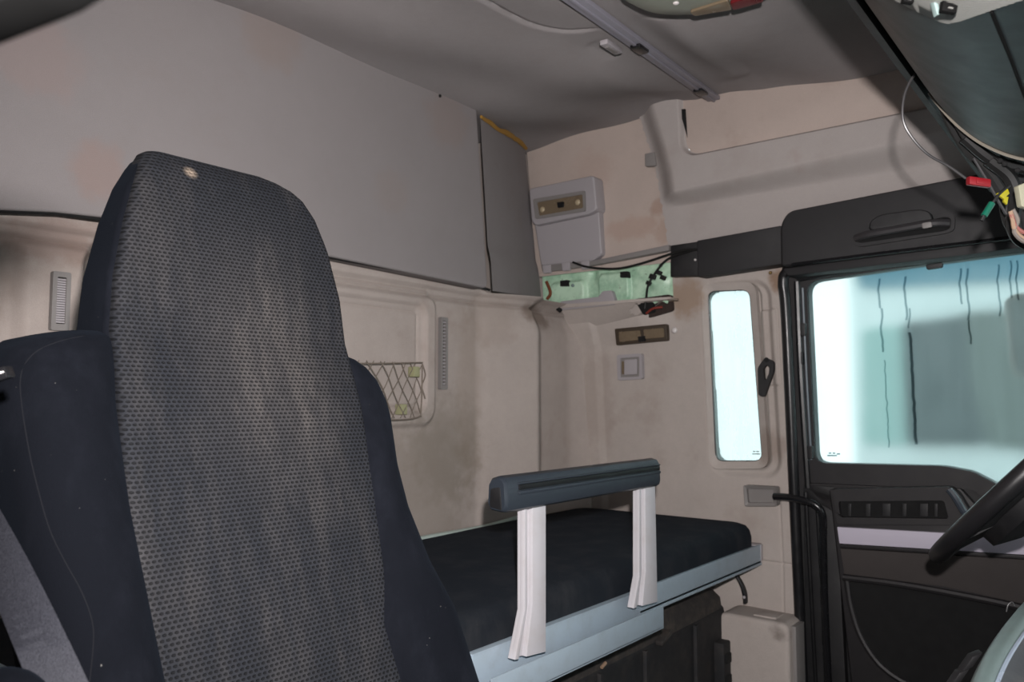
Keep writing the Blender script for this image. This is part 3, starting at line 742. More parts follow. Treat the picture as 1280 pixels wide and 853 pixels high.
# window opening and the dark frame
WIN = [(1008, 352), (1019, 579), (1178, 583), (1215, 590), (1250, 608), (1300, 650), (1345, 680), (1560, 690), (1560, 268), (1280, 314), (1150, 331)]
OUT = [(974, 326), (990, 612), (1180, 612), (1215, 612), (1250, 640), (1300, 690), (1345, 720), (1640, 760), (1640, 220), (1280, 286), (1150, 302)]
off = -.030
win = rpoly(sq(WIN, off), [.035, .03, .02, .01, .02, .01, .02, .03, .03, 0, 0], 4)
outl = rpoly(sq(OUT, off), [.035, .03, .02, .01, .02, .01, .02, .03, .03, 0, 0], 4)
m = MB(); m.ring_prism(outl, win, (.05, 0, 0)); m.build('window_frame', M['door_black'], dr)
m = MB(); m.tube([side(996, 352, -.015), side(1001, 470, -.015), side(1010, 610, -.015)], .009, n=4); m.tube([side(997, 349, -.015), side(1150, 325, -.015), side(1420, 288, -.015)], .008, smooth=False)
m.build('frame_seal', M['rubber'], dr)
m = MB(); m.tube([side(1003, 360, -.02), side(1008, 470, -.02), side(1014, 575, -.02)], .0035, n=4); m.build('glass_channel', plastic('channel_grey', (82, 92, 100), .4, .1), dr)
for (px, py) in ((1000, 448), (1012, 566), (1003, 412)): MB().prism(rpoly(sq([(px-3, py-8), (px+3, py-8), (px+3, py+8), (px-3, py+8)], -.008), .003), (.02, 0, 0), .002).build('frame_clip', M['black'], dr)
c = side(1168, 331, -.02); MB().prism(rpoly(sq([(1157, 331), (1178, 328), (1177, 334), (1158, 337)], -.022), .004), (.02, 0, 0), .002).build('top_catch', M['black'], dr)
drips = []
for (px, y0, y1, w) in ((1097, 348, 385, .004), (1101, 385, 440, .004), (1107, 450, 560, .0022), (1130, 345, 400, .004), (1140, 415, 556, .0055), (1135, 385, 410, .003), (1199, 335, 380, .0035), (1208, 335, 400, .0035), (1212, 400, 430, .003), (1247, 330, 395, .003), (1262, 325, 372, .003), (1270, 325, 375, .003)):
    a, b = side(px, y0, off), side(px, y1, off); drips.append(((a.y+b.y)/2, b.z, a.z, w))
gm = glass_mat('condensed_door_glass', .13, .28, drips)
MB().prism([p+Vector((.012, 0, 0)) for p in win], (.004, 0, 0)).build('door_glass', gm, dr)
m = MB()
for (x, y, w) in ((1036, 566, 3), (1041, 566, 3), (1046, 567, 4), (1034, 569, 12)): m.prism(sq([(x, y), (x+w, y), (x+w, y+1.6), (x, y+1.6)], off+.002-.012), (.0008, 0, 0))
m.build('glass_mark', plastic('etched_mark', (120, 150, 155), .6, 0), dr)
m = MB()
for (x, y, w) in ((941, 564, 3), (945, 564, 4), (940, 567, 10)): m.prism(sq([(x, y), (x+w, y), (x+w, y+1.4), (x, y+1.4)], -.019), (.0008, 0, 0))
m.build('glass_mark', plastic('etched_mark_small', (150, 165, 165), .6, 0), wf)
# jamb behind, lower shell and panel
MB().prism(sq([(988, 600), (1250, 612), (1700, 720), (1700, 1500), (1005, 1300)], -.045), (.03, 0, 0)).build('door_shell', M['black'], dr)
MB().prism(sq([(1004, 606), (1044, 606), (1070, 1100), (1010, 1100)], -.012), (.03, 0, 0), .004).build('door_edge', M['black'], dr)
m = MB(); m.tube([side(1007, 615, -.005), side(1020, 860, -.005)], .006, smooth=False); m.tube([side(1022, 640, -.005), side(1037, 880, -.005)], .006, smooth=False); m.build('edge_bead', M['rubber'], dr)
MB().prism(rpoly(sq([(1004, 604), (1180, 612), (1200, 611), (1222, 635), (1260, 668), (1700, 780), (1700, 800), (1040, 640), (1008, 622)], -.012), .004), (.03, 0, 0), .003).build('sill', M['door_black'], dr)
P0 = [(1036, 612), (1186, 609), (1198, 616), (1216, 645), (1240, 662), (1640, 720), (1640, 1400), (1100, 1300), (1064, 853), (1040, 640)]
MB().prism(rpoly(sq(P0, .020), .008), (.05, 0, 0), .008, 3).build('door_panel', M['door_black'], dr)
# storage slot frame
MB().ring_prism(rpoly(sq([(1040, 612), (1188, 609), (1208, 642), (1210, 657), (1046, 656)], .040), .010), rpoly(sq([(1048, 627), (1180, 626), (1186, 649), (1050, 647)], .040), .006), (.025, 0, 0)).build('slot_frame', M['door_black'], dr)
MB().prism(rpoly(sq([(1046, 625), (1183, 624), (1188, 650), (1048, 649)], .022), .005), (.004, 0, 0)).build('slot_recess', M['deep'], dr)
m = MB()
for (px, w) in ((1060, 4), (1082, 6), (1103, 10), (1128, 5), (1150, 10), (1168, 4)): m.prism(sq([(px, 630), (px+w, 630), (px+w, 646), (px, 646)], .026), (.006, 0, 0), .001)
m.build('slot_buttons', M['black'], dr)
MB().tube([side(1186, 612, .05), side(1194, 622, .052), side(1205, 640, .05), (side(1216, 650, .045))], .009, n=6).build('slot_corner', plastic('glossy_slot_corner', (60, 66, 74), .2, 0), dr)
MB().prism(sq([(1046, 659), (1640, 692), (1640, 716), (1049, 680)], .030), (.02, 0, 0), .003).build('silver_strip', M['silver'], dr)
MB().prism(sq([(1049, 681), (1640, 716), (1640, 722), (1050, 685)], .036), (.02, 0, 0), .002).build('strip_lip', M['door_black'], dr)
MB().prism(sq([(1050, 686), (1640, 722), (1640, 810), (1280, 756), (1180, 734), (1055, 718)], .030), (.02, 0, 0), .003).build('fabric_inset', M['door_fabric'], dr)
MB().tube([side(1054, 722, .036), side(1120, 730, .036), side(1200, 744, .036), side(1290, 763, .036), side(1500, 815, .036)], .009, n=5).build('pocket_rim', M['door_black'], dr)
MB().tube([side(1058, 722, .03), side(1064, 760, .032), side(1078, 800, .034), side(1105, 836, .036), side(1150, 862, .036), side(1220, 880, .036)], .008, n=6).build('pocket_edge', M['door_black'], dr)
MB().prism(sq([(1062, 726), (1120, 733), (1290, 766), (1500, 815), (1500, 900), (1160, 866), (1105, 836), (1080, 800), (1066, 760)], .026), (.01, 0, 0)).build('pocket_recess', M['deep'], dr)
# ---- outer body continuing round the door
struct(MB().prism(sq([(978, 300), (1420, 240), (1420, 296), (1240, 312), (1000, 345), (978, 345)], .0), (.03, 0, 0)).build('wall_above_door', M['black']))

# ================================================================== BUNK
bk = thing('bunk', (1.3, 1.2, -.50), 'lower bunk with black mattress and blue-grey aluminium front rail behind the seat', 'bunk')
zt = -.362
# mattress: rounded box heightfield
mx0, mx1 = .12, XW(-.4)-.012; my0, my1 = .925, 1.545
m = MB(); rings = []
def rr_loop(x0, x1, y0, y1, r, z, n=10):
    out = []
    for (cx, cy, a0) in ((x1-r, y1-r, 0), (x0+r, y1-r, 90), (x0+r, y0+r, 180), (x1-r, y0+r, 270)):
        for k in range(n+1):
            a = math.radians(a0+90*k/n); out.append(Vector((cx+r*math.cos(a), cy+r*math.sin(a), z)))
    return out
for (ins, z) in ((.02, -.475), (.004, -.468), (0, -.45), (0, -.40), (.004, -.382), (.012, -.370), (.026, -.364), (.05, zt), (.12, zt+.003)):
    rings.append(rr_loop(mx0+ins, mx1-ins, my0+ins, my1-ins, max(.015, .055-ins*.3), z))
m.loft(rings)
mo = m.build('mattress', M['mattress'], bk)
yr = .918
m = MB(); m.box(.1, XW(-.45)-.006, yr, yr+.012, -.487, -.428, .003); m.box(.1, XW(-.45)-.01, yr-.004, yr+.004, -.487, -.480, .002); m.box(.1, XW(-.45)-.01, yr+.0, yr+.62, -.487, -.476)
m.build('front_rail', M['alu'], bk)
m = MB(); m.box(XW(-.45)-.055, XW(-.45)-.012, yr-.003, yr+.05, -.4265, -.4235, .001); m.prism([(XW(-.45)-.010, yr-.002, -.486), (XW(-.45)+.004, yr-.002, -.470), (XW(-.45)+.004, yr-.002, -.428), (XW(-.45)-.010, yr-.002, -.428)], (0, .05, 0), .002); m.build('rail_end', M['grey_trim'], bk)
o = MB().tube([at(470, 686, Y=1.50), at(540, 672, Y=1.505), at(600, 661, Y=1.52), at(640, 650, Y=1.53), at(662, 642, Y=1.54)], .009, seg=10).build('pale_hose', plastic('pale_hose', (165, 178, 172), .4, 0)); tag(o, 'pale grey-green hose lying along the back edge of the mattress', 'hose')
# guard
gd = thing('bunk_guard', (1.36, .89, -.507), 'bunk fall guard with dark bar on two light posts clamped to the rail', 'bunk guard')
gx0, gx1 = at(612, 840, Y=.875).x, at(827, 760, Y=.875).x
m = MB(); m.box(gx0, gx1, .870, .8745, -.508, -.460, .0015); m.box(gx0, gx1, .870, .914, -.5095, -.504, .0012); m.box(gx0+.0, gx1-.03, .9115, .916, -.508, -.431, .0015); m.box(gx0, gx1-.03, .9115, .934, -.4325, -.4285, .001)
m.box(gx0+.01, gx1-.01, .888, .893, -.504, -.498, .001)
m.build('bracket_channel', M['alu'], gd)
MB().prism(rpoly([(gx0-.001, .871, -.507), (gx0-.001, .913, -.507), (gx0-.001, .913, -.47), (gx0-.001, .895, -.492), (gx0-.001, .882, -.492), (gx0-.001, .871, -.475)], .003), (.006, 0, 0), .001).build('bracket_end', M['alu_white'], gd)
def post(L, yy):
    g = MB()
    pts = [at(px, py, Y=yy) for px, py in L]
    g.prism(pts, (0, .006, 0), .001)
    # flanges on both long edges and a middle web
    n = len(pts)//2
    left, right = pts[:n], pts[n:][::-1]
    for (A, w0, w1) in ((left, 0, .12),):
        a_ = [l.lerp(r, w0) for l, r in zip(left, right)]; b_ = [l.lerp(r, w1) for l, r in zip(left, right)]
        g.prism([p-Vector((0, .010, 0)) for p in a_+b_[::-1]], (0, .011, 0), .0008)
    a_ = [l.lerp(r, .36) for l, r in zip(left, right)]
    g.prism([p-Vector((0, .010, 0)) for p in a_+right[::-1]], (0, .011, 0), .0015)
    return g
post([(650, 632), (650, 762), (638, 824), (677, 814), (677, 740), (677, 628)], .888).build('guard_post', M['alu_white'], gd)
post([(794, 606), (794, 720), (787, 760), (817, 752), (816, 700), (814, 602)], .888).build('guard_post', M['alu_white'], gd)
bx0, bx1 = at(631, 600, Y=.868).x, at(824, 575, Y=.868).x
zt_, zb_ = at(727, 584.5, Y=.868).z, at(727, 625, Y=.868).z
tl_ = .0
m = MB(); rings = []
prof = [(.866, zb_+.004), (.864, zb_+.012), (.866, zt_-.012), (.872, zt_-.003), (.884, zt_), (.898, zt_-.004), (.904, zt_-.014), (.906, zb_+.012), (.900, zb_+.002), (.884, zb_), (.872, zb_)]
for (xx, k) in ((bx0-.002, .86), (bx0+.003, .97), (bx0+.008, 1), (bx1-.008, 1), (bx1-.003, .97), (bx1+.002, .86)):
    cy, cz_ = .885, (zt_+zb_)/2
    rings.append([Vector((xx, cy+(y-cy)*k, cz_+(z-cz_)*k)) for y, z in prof])
m.loft(rings); m.build('guard_bar', M['guard'], gd)
zc_ = lerp(zb_, zt_, .66)
MB().box(bx0+.035, bx1-.008, .862, .868, zc_-.0045, zc_+.0045, .001).build('bar_slot', M['guard_dark'], gd)
MB().box(bx0+.033, bx1-.006, .8605, .868, zc_-.0125, zc_-.0060, .002).build('bar_rib', M['guard'], gd)
MB().box(bx0+.033, bx1-.006, .8615, .868, zc_+.0055, zc_+.0085, .001).build('bar_rib', M['guard'], gd)
MB().prism(rpoly([(bx0-.003, .872, zb_+.004), (bx0-.003, .900, zb_+.008), (bx0-.003, .898, zt_-.022), (bx0-.003, .876, zt_-.018)], .005), (.012, 0, 0), .002).build('end_cap', M['black'], gd)

# ---- under the bunk
bs = thing('storage_locker', (1.6, 1.15, -CZ), 'dusty black moulded storage case under the bunk', 'storage case')
yb = 1.0
q = lambda px, py, Y=yb: at(px, py, Y=Y)
M['dusty'] = plastic('dusty_black_plastic', (22, 23, 26), .7, .6, dust=.42, dustc=(70, 62, 56))
M['dusty2'] = plastic('very_dusty_plastic', (44, 41, 40), .8, .6, dust=.7, dustc=(92, 82, 72))
xr_ = q(908, 800).x
m = MB(); m.box(1.02, xr_, yb, 1.5, -CZ, -.60, .02, 3); m.build('case_body', M['dusty'], bs)
m = MB(); rings = []
for i in range(9):
    f = i/8; px = lerp(640, 902, f); ytop = lerp(.02, 0, f)
    x_ = q(px, 760).x
    kk = 1-.4*max(0, (f-.8)/.2)
    rings.append([Vector((x_, yb+dy*1.0, -.60+dz*kk*(1 if i % 2 else .93))) for dy, dz in ((.0, -.01), (.004, .045), (.03, .082), (.09, .10), (.2, .10), (.2, -.01))])
m.loft(rings); m.build('case_lid', M['dusty2'], bs)
for px in (748, 805, 868): 
    c = q(px, 800); MB().box(c.x-.006, c.x+.006, yb-.010, yb+.02, -CZ+.02, -.615, .004).build('rib', M['dusty'], bs)
c = q(830, 797, yb-.01); MB().slab(c, (.028, 0, .009), (0, .010, 0), (-.001, 0, .006), .003).build('latch', M['dusty2'], bs)
c = q(898, 820); MB().box(c.x-.028, c.x+.022, yb-.03, yb+.02, c.z-.11, c.z+.045, .008).build('side_hinge', M['dusty'], bs)
for dz in (-.06, 0.0): MB().box(c.x-.018, c.x+.012, yb-.036, yb-.02, c.z+dz-.014, c.z+dz+.014, .004).build('hinge_slot', M['deep'], bs)
MB().tube([q(752, 835, yb-.02), q(757, 829, yb-.02)], .004).build('loose_bolt', M['wire_beige'], bs)
MB().tube([q(640, 775), q(700, 765, yb-.02), q(752, 790, yb-.03), q(770, 810, yb-.03), q(812, 792, yb-.02)], .007).build('edge_moulding', M['dusty'], bs)
o = MB().box(.05, 1.02, 1.02, 1.5, -CZ, -.50).build('low_plinth', M['deep']); tag(o, 'plain black base below the bunk behind the passenger seat', 'base')
# box by the door
t_ = thing('corner_box', side(950, 1100, .05)[:], 'grey felt covered box on the side wall below the bunk end', 'box')
yA, yB = side(990, 800, .1).y, side(901, 800, .1).y; zT_ = side(945, 772, .10).z
m = MB(); m.prism(rpoly([(2.27, yA, zT_), (2.27, yB, zT_+.004), (2.27, yB+.01, -CZ), (2.27, yA, -CZ)], [.025, .035, 0, 0], 5), (.13, 0, 0), .014, 3)
m.build('box_body', M['side_felt'], t_)
MB().box(2.30, 2.36, yA+.045, yB-.10, zT_-.002, zT_+.006, .003).build('box_lid', M['side_felt'], t_)
MB().box(2.30, 2.37, yA+.002-.012, yA+.003, -1.4, zT_-.01, .001).build('side_cap', M['grey_trim_dark'], t_)
t_ = thing('wall_hook', side(930, 755, .03)[:], 'curved black strap hook with a screw below the bunk rail end', 'hook')
MB().tube([side(906, 714, .05), side(917, 716, .05), side(926, 728, .05), side(931, 742, .045), side(932, 753, .04)], [.006, .009, .010, .013, .013], n=6, flat=.5).build('hook_arm', M['black'], t_)
MB().ball(side(930, 747, .056), .005).build('hook_screw', M['grey_trim'], t_)

# ================================================================== SEAT
def Yfr(z):
    return np.interp(z, [-1.0, -.6, -.35, -.25, -.05, .0, .07, .13, .20, .277, .30], [.47, .58, .65, .68, .75, .768, .80, .81, .825, .845, .85])
def lofted(secs, nz=90, parent=None, name='', mat=None, nper=12):
    # secs: (z, L, R, dyF, dyB, rF, rB) bottom to top
    secs = sorted(secs); Z = [s[0] for s in secs]
    # dense sampling finer at top
    tz = np.linspace(0, 1, nz); zz = Z[0]+(Z[-1]-Z[0])*(1-(1-tz)**2.2)
    rings = []
    for z in zz:
        L, R, dF, dB, rF, rB = [np.interp(z, Z, [s[k] for s in secs]) for k in range(1, 7)]
        yf = Yfr(z)+dF; yb_ = Yfr(z)+dB
        w = (R-L)/2*.98; rF = min(rF, w, (yb_-yf)*.5); rB = min(rB, w, (yb_-yf)*.49)
        loop = []
        for (cx, cy, a0, r) in ((R-rB, yb_-rB, 0, rB), (L+rB, yb_-rB, 90, rB), (L+rF, yf+rF, 180, rF), (R-rF, yf+rF, 270, rF)):
            for k in range(nper+1):
                a = math.radians(a0+90*k/nper); loop.append(Vector((cx+r*math.cos(a), cy+r*math.sin(a), z)))
        rings.append(loop)
    m = MB(); m.loft(rings); return m.build(name, mat, parent, ang=50)
st = thing('passenger_seat', (.53, .55, -CZ), 'high backed navy black passenger seat with worn woven centre in the foreground', 'seat')
# woven centre running over the head section
zTop = .278
cs = [(-1.0, .375, .690), (-.6, .375, .690), (-.25, .372, .655), (-.10, .372, .675), (.0, .380, .682), (.065, .386, .684), (.128, .393, .682), (.19, .408, .672), (.232, .422, .660), (.255, .431, .648), (.266, .436, .636), (.274, .441, .618), (.278, .447, .598)]
sec = []
for (z, L, R) in cs:
    k = max(0, (z-.2)/.078)
    sec.append((z, L, R, .0+.014*k**4, .050, .010+.004*k, .02))
cp_ = lofted(sec, 120, st, 'woven_centre', M['weave'])
# head shell (left and right faces, back)
sec = []
for (z, L, R) in [(-.02, .382, .684), (.065, .386, .686), (.128, .393, .684), (.19, .407, .674), (.232, .421, .662), (.255, .432, .648), (.265, .438, .634), (.271, .446, .612)]:
    k = max(0, (z-.1)/.17)
    sec.append((z, L-.004+.010*max(0, k-.7), R-.002, .014, .105-.045*k, .006, .035-.012*k))
lofted(sec, 80, st, 'head_shell', M['velour'])
# bolsters
sec = [(-1.0, .30, .40, -.035, .13, .05, .04), (-.35, .300, .395, -.03, .13, .05, .04), (-.25, .298, .39, -.022, .12, .05, .045), (-.1, .290, .385, -.014, .12, .05, .045), (0, .287, .390, -.006, .12, .05, .045),
       (.03, .290, .395, -.004, .12, .045, .045), (.048, .300, .398, .0, .115, .04, .04), (.058, .314, .400, .005, .11, .035, .035), (.064, .335, .402, .012, .10, .03, .03), (.068, .352, .400, .022, .09, .02, .02), (.070, .37, .395, .035, .075, .01, .01)]
bl_ = lofted(sec, 130, st, 'side_bolster', M['velour'])
sec = [(-1.0, .66, .775, -.035, .13, .05, .04), (-.35, .65, .772, -.03, .13, .05, .045), (-.25, .63, .762, -.022, .12, .05, .045), (-.19, .645, .742, -.016, .12, .05, .045), (-.13, .655, .724, -.012, .12, .05, .045), (-.08, .66, .722, -.01, .12, .05, .045), (-.02, .66, .740, -.004, .12, .05, .045), (.0, .66, .741, -.002, .12, .05, .045),
       (.025, .665, .734, .0, .12, .035, .035), (.042, .665, .722, .004, .11, .03, .03), (.052, .665, .708, .010, .10, .02, .02), (.059, .665, .692, .02, .09, .012, .012), (.062, .667, .680, .035, .075, .006, .006)]
lofted(sec, 130, st, 'side_bolster', M['velour'])
# back board, stitched seams
sec = [(-1.0, .33, .74, .04, .17, .03, .04), (-.1, .32, .72, .04, .16, .03, .04), (.0, .33, .71, .04, .15, .03, .04), (.04, .36, .69, .05, .13, .03, .03)]
lofted(sec, 40, st, 'seat_back_board', M['black'])
L_ = [(140, 418), (100, 421), (62, 431), (38, 446), (26, 470), (27, 505), (36, 562), (47, 610), (62, 662), (80, 700), (101, 738), (114, 772), (117, 800), (112, 853), (106, 900)]
sp_pts = []
bm_t = bl_.data
from mathutils.bvhtree import BVHTree
bvh = BVHTree.FromPolygons([v.co for v in bm_t.vertices], [p.vertices[:] for p in bm_t.polygons])
so = Vector(st['_o'])
for (px, py) in L_:
    d = ray(px, py).normalized(); hit = bvh.ray_cast(-so, d)
    if hit[0] is not None: sp_pts.append(hit[0]+so-d*.0003)
if len(sp_pts) > 3: MB().tube(sp_pts, .0005, seg=5, n=4).build('stitching', plastic('seam_thread', (24, 25, 29), .8, 0, spec=.1), st)
m = MB(); rings = []
for (z, ins) in ((-.93, .03), (-.90, 0), (-.80, 0), (-.76, .02), (-.745, .06)):
    rings.append(rr_loop(.29+ins, .78-ins, .05+ins, .62-ins, .06, z))
m.loft(rings).build('seat_cushion', M['velour'], st)
m = MB(); m.box(.36, .70, .12, .60, -CZ, -.92, .02); m.build('seat_base', M['black'], st)
# armrest end at lower left
MB().tube([at(-30, 868, Y=.62), at(10, 862, Y=.60), at(34, 876, Y=.58), at(50, 900, Y=.57)], .014, n=6, seg=14).build('armrest', M['velour'], st)
# belt
def strip(L, R, th=.0014):
    m = MB(); n = 24; rings = []
    A = catmull([at(x, y, D=d) for x, y, d in L], 8); B = catmull([at(x, y, D=d) for x, y, d in R], 8)
    for a, b in zip(A, B):
        nrm = Vector((0, th, 0)); rings.append([a, b, b+nrm, a+nrm])
    m.loft(rings); return m
bt = strip([(-70, 600, .66), (-30, 690, .61), (0, 765, .575), (34, 852, .54), (60, 940, .51)], [(-40, 570, .66), (0, 637, .61), (48, 724, .575), (112, 856, .54), (150, 950, .51)])
o = bt.build('seat_belt', M['belt']); tag(o, 'grey seat belt webbing slanting past the lower left side of the seat', 'seat belt')
t_ = thing('belt_anchor', at(5, 478, D=.56)[:], 'small black belt buckle guide with a pale edge at the left shoulder of the seat', 'belt guide')
c = at(0, 469, D=.58); ex = RT*.0075+UP*.0025; ey = UP*.0042-RT*.0013
MB().slab(c, ex, ey, FW*.005, .0015).build('guide_body', M['black_gloss'], t_)
MB().slab(c-FW*.005+UP*.0005, ex*.8, ey*.16, FW*.002, .0005).build('guide_edge', M['white'], t_)
o = MB().box(.32, .45, 1.12, 1.34, -.36, -.348, .004).build('grey_tray', M['alu']); tag(o, 'grey plate lying on the mattress behind the seat belt at lower left', 'plate')

# ================================================================== OVERHEAD CONSOLE
prof = catmull([Vector((0, .222, .436)), Vector((0, .205, .405)), Vector((0, .180, .368)), Vector((0, .150, .337)), Vector((0, .110, .312)), Vector((0, .05, .294)), Vector((0, -.05, .285)), Vector((0, -.2, .285)), Vector((0, -.38, .31)), Vector((0, -.5, .38))], 6)
XE = 1.215
con = thing('overhead_console', (.7, -.1, .30), 'dark grey overhead console above the windscreen with ribbed switch panel', 'console')
m = MB(); rings = []
for x in np.linspace(-.3, XE, 40):
    rings.append([Vector((x, p.y, p.z)) for p in prof]+[Vector((x, -.5, .50)), Vector((x, .20, .50)), Vector((x, .222, .46))])
m.loft(rings).build('console_shell', M['console'], con)
m = MB(); rings = []
for x in np.linspace(-.3, 1.95, 4):
    rings.append([Vector((x, y, z)) for y, z in ((.228, .433), (.240, .440), (.243, .450), (.232, .80), (.10, .80), (.10, .52), (.20, .50), (.222, .45))])
m.loft(rings).build('console_edge', M['black'], con)
# metal end flange
m = MB(); rings = []
for (x, s) in ((XE-.002, .012), (XE+.01, .006), (XE+.075, .012)):
    rings.append([Vector((x, p.y-.004, p.z+s-.006)) for p in prof[:50]]+[Vector((x, -.35, .45)), Vector((x, .2, .45))])
m.loft(rings).build('end_flange', M['console_trim'], con)
m = MB(); m.tube([Vector((XE, p.y, p.z-.002)) for p in prof[2:50]], .0022, smooth=False, seg=6); m.build('end_bead', plastic('bead_grey', (110, 105, 96), .35, 0), con)
shell_pts = []
def surf_at(px, py, lift=.002):
    best = None
    o_ = Vector((0, 0, 0)); d = ray(px, py)
    P_ = [Vector((0, p.y, p.z)) for p in prof]
    for a, b in zip(P_, P_[1:]):
        # intersect ray's (y,z) with the segment
        den = d.y*(b.z-a.z)-d.z*(b.y-a.y)
        if abs(den) < 1e-9: continue
        t = (a.y*(b.z-a.z)-a.z*(b.y-a.y))/den
        s = ((d.y*t-a.y)*(b.y-a.y)+(d.z*t-a.z)*(b.z-a.z))/((b-a).length_squared)
        if -0.001 <= s <= 1.001 and t > 0 and (best is None or t < best): best = t
    if best is None: return None
    return d*(best-lift)
# ribbed panel patch
e = [(1060, -60), (1090, -25), (1113, -2), (1140, 12), (1170, 26), (1184, 30), (1200, 27), (1240, 13), (1285, -2), (1340, -22)]
ptsE = [surf_at(*p, lift=.004) for p in e]
0 and print('panel edge', [None if p is None else tuple(round(v, 3) for v in p) for p in ptsE])
rows = []
bd = [surf_at(lerp(a[0], b[0], k/4), lerp(a[1], b[1], k/4), lift=.006) for a, b in zip(e, e[1:]) for k in range(4)]
bd = [p for p in bd if p is not None]
for p in bd:
    rows.append([(p.x+.002, p.y, p.z+.008)[:]]+[(lerp(p.x, .12, (j/11)**1.3), p.y, p.z) for j in range(12)])
field('switch_panel', M['ribbed'], np.array(rows), parent=con)
def onpatch(px, py, w, hgt, nm, mat, lift=.012, rot=0):
    c = surf_at(px, py, lift); 
    ex = RT*(w*math.cos(rot))+UP*(w*math.sin(rot)); ey = -RT*(hgt*math.sin(rot))+UP*(hgt*math.cos(rot))
    return MB().slab(c, ex, ey, FW*.004, .001).build(nm, mat, con)
M['switch_black'] = plastic('switch_black', (5, 5, 5), .8, 0, spec=.1); M['symbol'] = plastic('symbol_grey', (95, 95, 92), .8, 0, spec=.1)
def sw(px, py, s):
    c = surf_at(px, py, .009); d = c.length/F
    ex = Vector((1, 0, 0)); ex = (RT*.985-UP*.17); ey = (UP*.985+RT*.17)
    b = MB().slab(c, ex*(s*8*d), ey*(s*8*d), FW*.003, .0012).build('rocker_switch', M['switch_black'], con)
    k = MB(); cc = c-FW*.0035+ey*(s*3.2*d)
    ring = [cc+ex*math.cos(a*math.pi/8)*s*2.4*d+ey*math.sin(a*math.pi/8)*s*1.8*d for a in range(16)]
    k.tube(ring, .55*d*s, seg=5, closed=True, smooth=False).build('off_symbol', M['symbol'], b)
    MB().slab(c-FW*.0035-ey*(s*4.4*d), ex*(s*2.4*d), ey*(s*.6*d), FW*.0006).build('on_symbol', M['symbol'], b)
sw(1186, 7, 1.0); sw(1135, -2, .7)
cc = surf_at(1168, 6, .008); MB().slab(cc, (RT*.25-UP*.97)*.009, (RT*.97+UP*.25)*.0015, FW*.003, .0008).build('panel_fin', M['console_trim'], con)
ln = [surf_at(*p, lift=.0005) for p in ((1239, 14), (1252, 45), (1266, 80), (1280, 118), (1296, 160))]
MB().tube(ln, .0016, seg=6).build('panel_joint', M['switch_black'], con)
for (px, py) in ((1250, 201), (1256, 205), (1272, 213)):
    MB().ball(at(px, py, X=XE+.045), .0035).build('flange_hole', M['deep'], con)

# ---- cables
d0 = 1.06
pt = lambda px, py, d=d0: at(px, py, D=d)
t_ = thing('hanging_lead', pt(1222, 234)[:], 'thin grey lead with a red connector dangling from the overhead console', 'cable')
MB().tube([pt(1160, 78), pt(1156, 82), pt(1140, 98), pt(1130, 122), pt(1129, 150), pt(1140, 172), pt(1160, 193), pt(1186, 208), pt(1207, 223)], .0018, n=10).build('lead', M['wire_grey'], t_)
ax = (pt(1236, 230)-pt(1209, 226))
MB().slab(pt(1223, 228), ax*.5, UP*.0055, FW*.005, .002).build('red_connector', M['red'], t_)
MB().slab(pt(1223, 228)-FW*.005, ax*.2, UP*.0035, FW*.0012, .001).build('connector_rib', M['red'], t_)
t_ = thing('green_lead', pt(1235, 276)[:], 'short lead with a green connector hanging beside the wiring bundle', 'cable')
MB().tube([pt(1262, 232), pt(1252, 240), pt(1244, 249), pt(1240, 256)], .0018).build('lead', M['wire'], t_)
MB().cyl(pt(1240, 254), pt(1230, 270), .0042, 10).build('green_connector', M['green'], t_)
MB().cyl(pt(1230, 270), pt(1227, 276), .0025, 8).build('tip', M['wire'], t_)
t_ = thing('yellow_tag', pt(1256, 252)[:], 'yellow tape tag folded round the wiring beside the green connector', 'tag')
MB().prism([pt(1246, 242), pt(1260, 236), pt(1262, 242), pt(1255, 249)], FW*.004, .0005).build('tape_fold', M['yellow'], t_)
MB().prism([pt(1256, 246), pt(1261, 246), pt(1259, 256), pt(1255, 252)], FW*.004, .0005).build('tape_end', M['yellow'], t_)
t_ = thing('wiring_bundle', pt(1272, 300)[:], 'tangled black wiring bundle under the far end of the overhead console', 'cables')
for i, L in enumerate([[(1185, 120), (1200, 160), (1222, 190), (1252, 206), (1290, 216)], [(1172, 105), (1188, 150), (1212, 190), (1240, 222), (1262, 262), (1272, 300)], [(1190, 150), (1225, 205), (1262, 222), (1300, 228)],
                        [(1236, 200), (1262, 222), (1270, 250), (1266, 280), (1275, 300), (1300, 310)], [(1215, 190), (1238, 215), (1252, 246), (1258, 275), (1270, 298)], [(1250, 195), (1275, 230), (1284, 262), (1290, 300)], [(1205, 172), (1240, 200), (1285, 212)]]):
    MB().tube([pt(x, y, 1.12+.03*(i % 3)) for x, y in L], [.005, .008, .007, .009, .006][i % 5], n=6).build('cable', M['wire'], t_)
MB().tube([pt(1217, 198, 1.10), pt(1235, 228, 1.10), pt(1250, 255, 1.10), pt(1258, 268, 1.10)], .0018).build('thin_wire', M['wire_grey'], t_)
t_ = thing('wire_loom', pt(1272, 300, 1.03)[:], 'loose beige wires and a white plug at the right edge below the console', 'cables')
for i, L in enumerate([[(1263, 264), (1266, 275), (1268, 286), (1276, 296), (1290, 302)], [(1266, 262), (1272, 276), (1268, 290), (1280, 302), (1292, 300)], [(1264, 268), (1269, 282), (1278, 290), (1290, 292)]]):
    MB().tube([pt(x, y, 1.04) for x, y in L], .0028, n=6).build('wire', [M['wire_beige'], plastic('grey_wire', (105, 98, 92), .5, 0), plastic('pink_wire', (130, 80, 74), .5, 0)][i], t_)
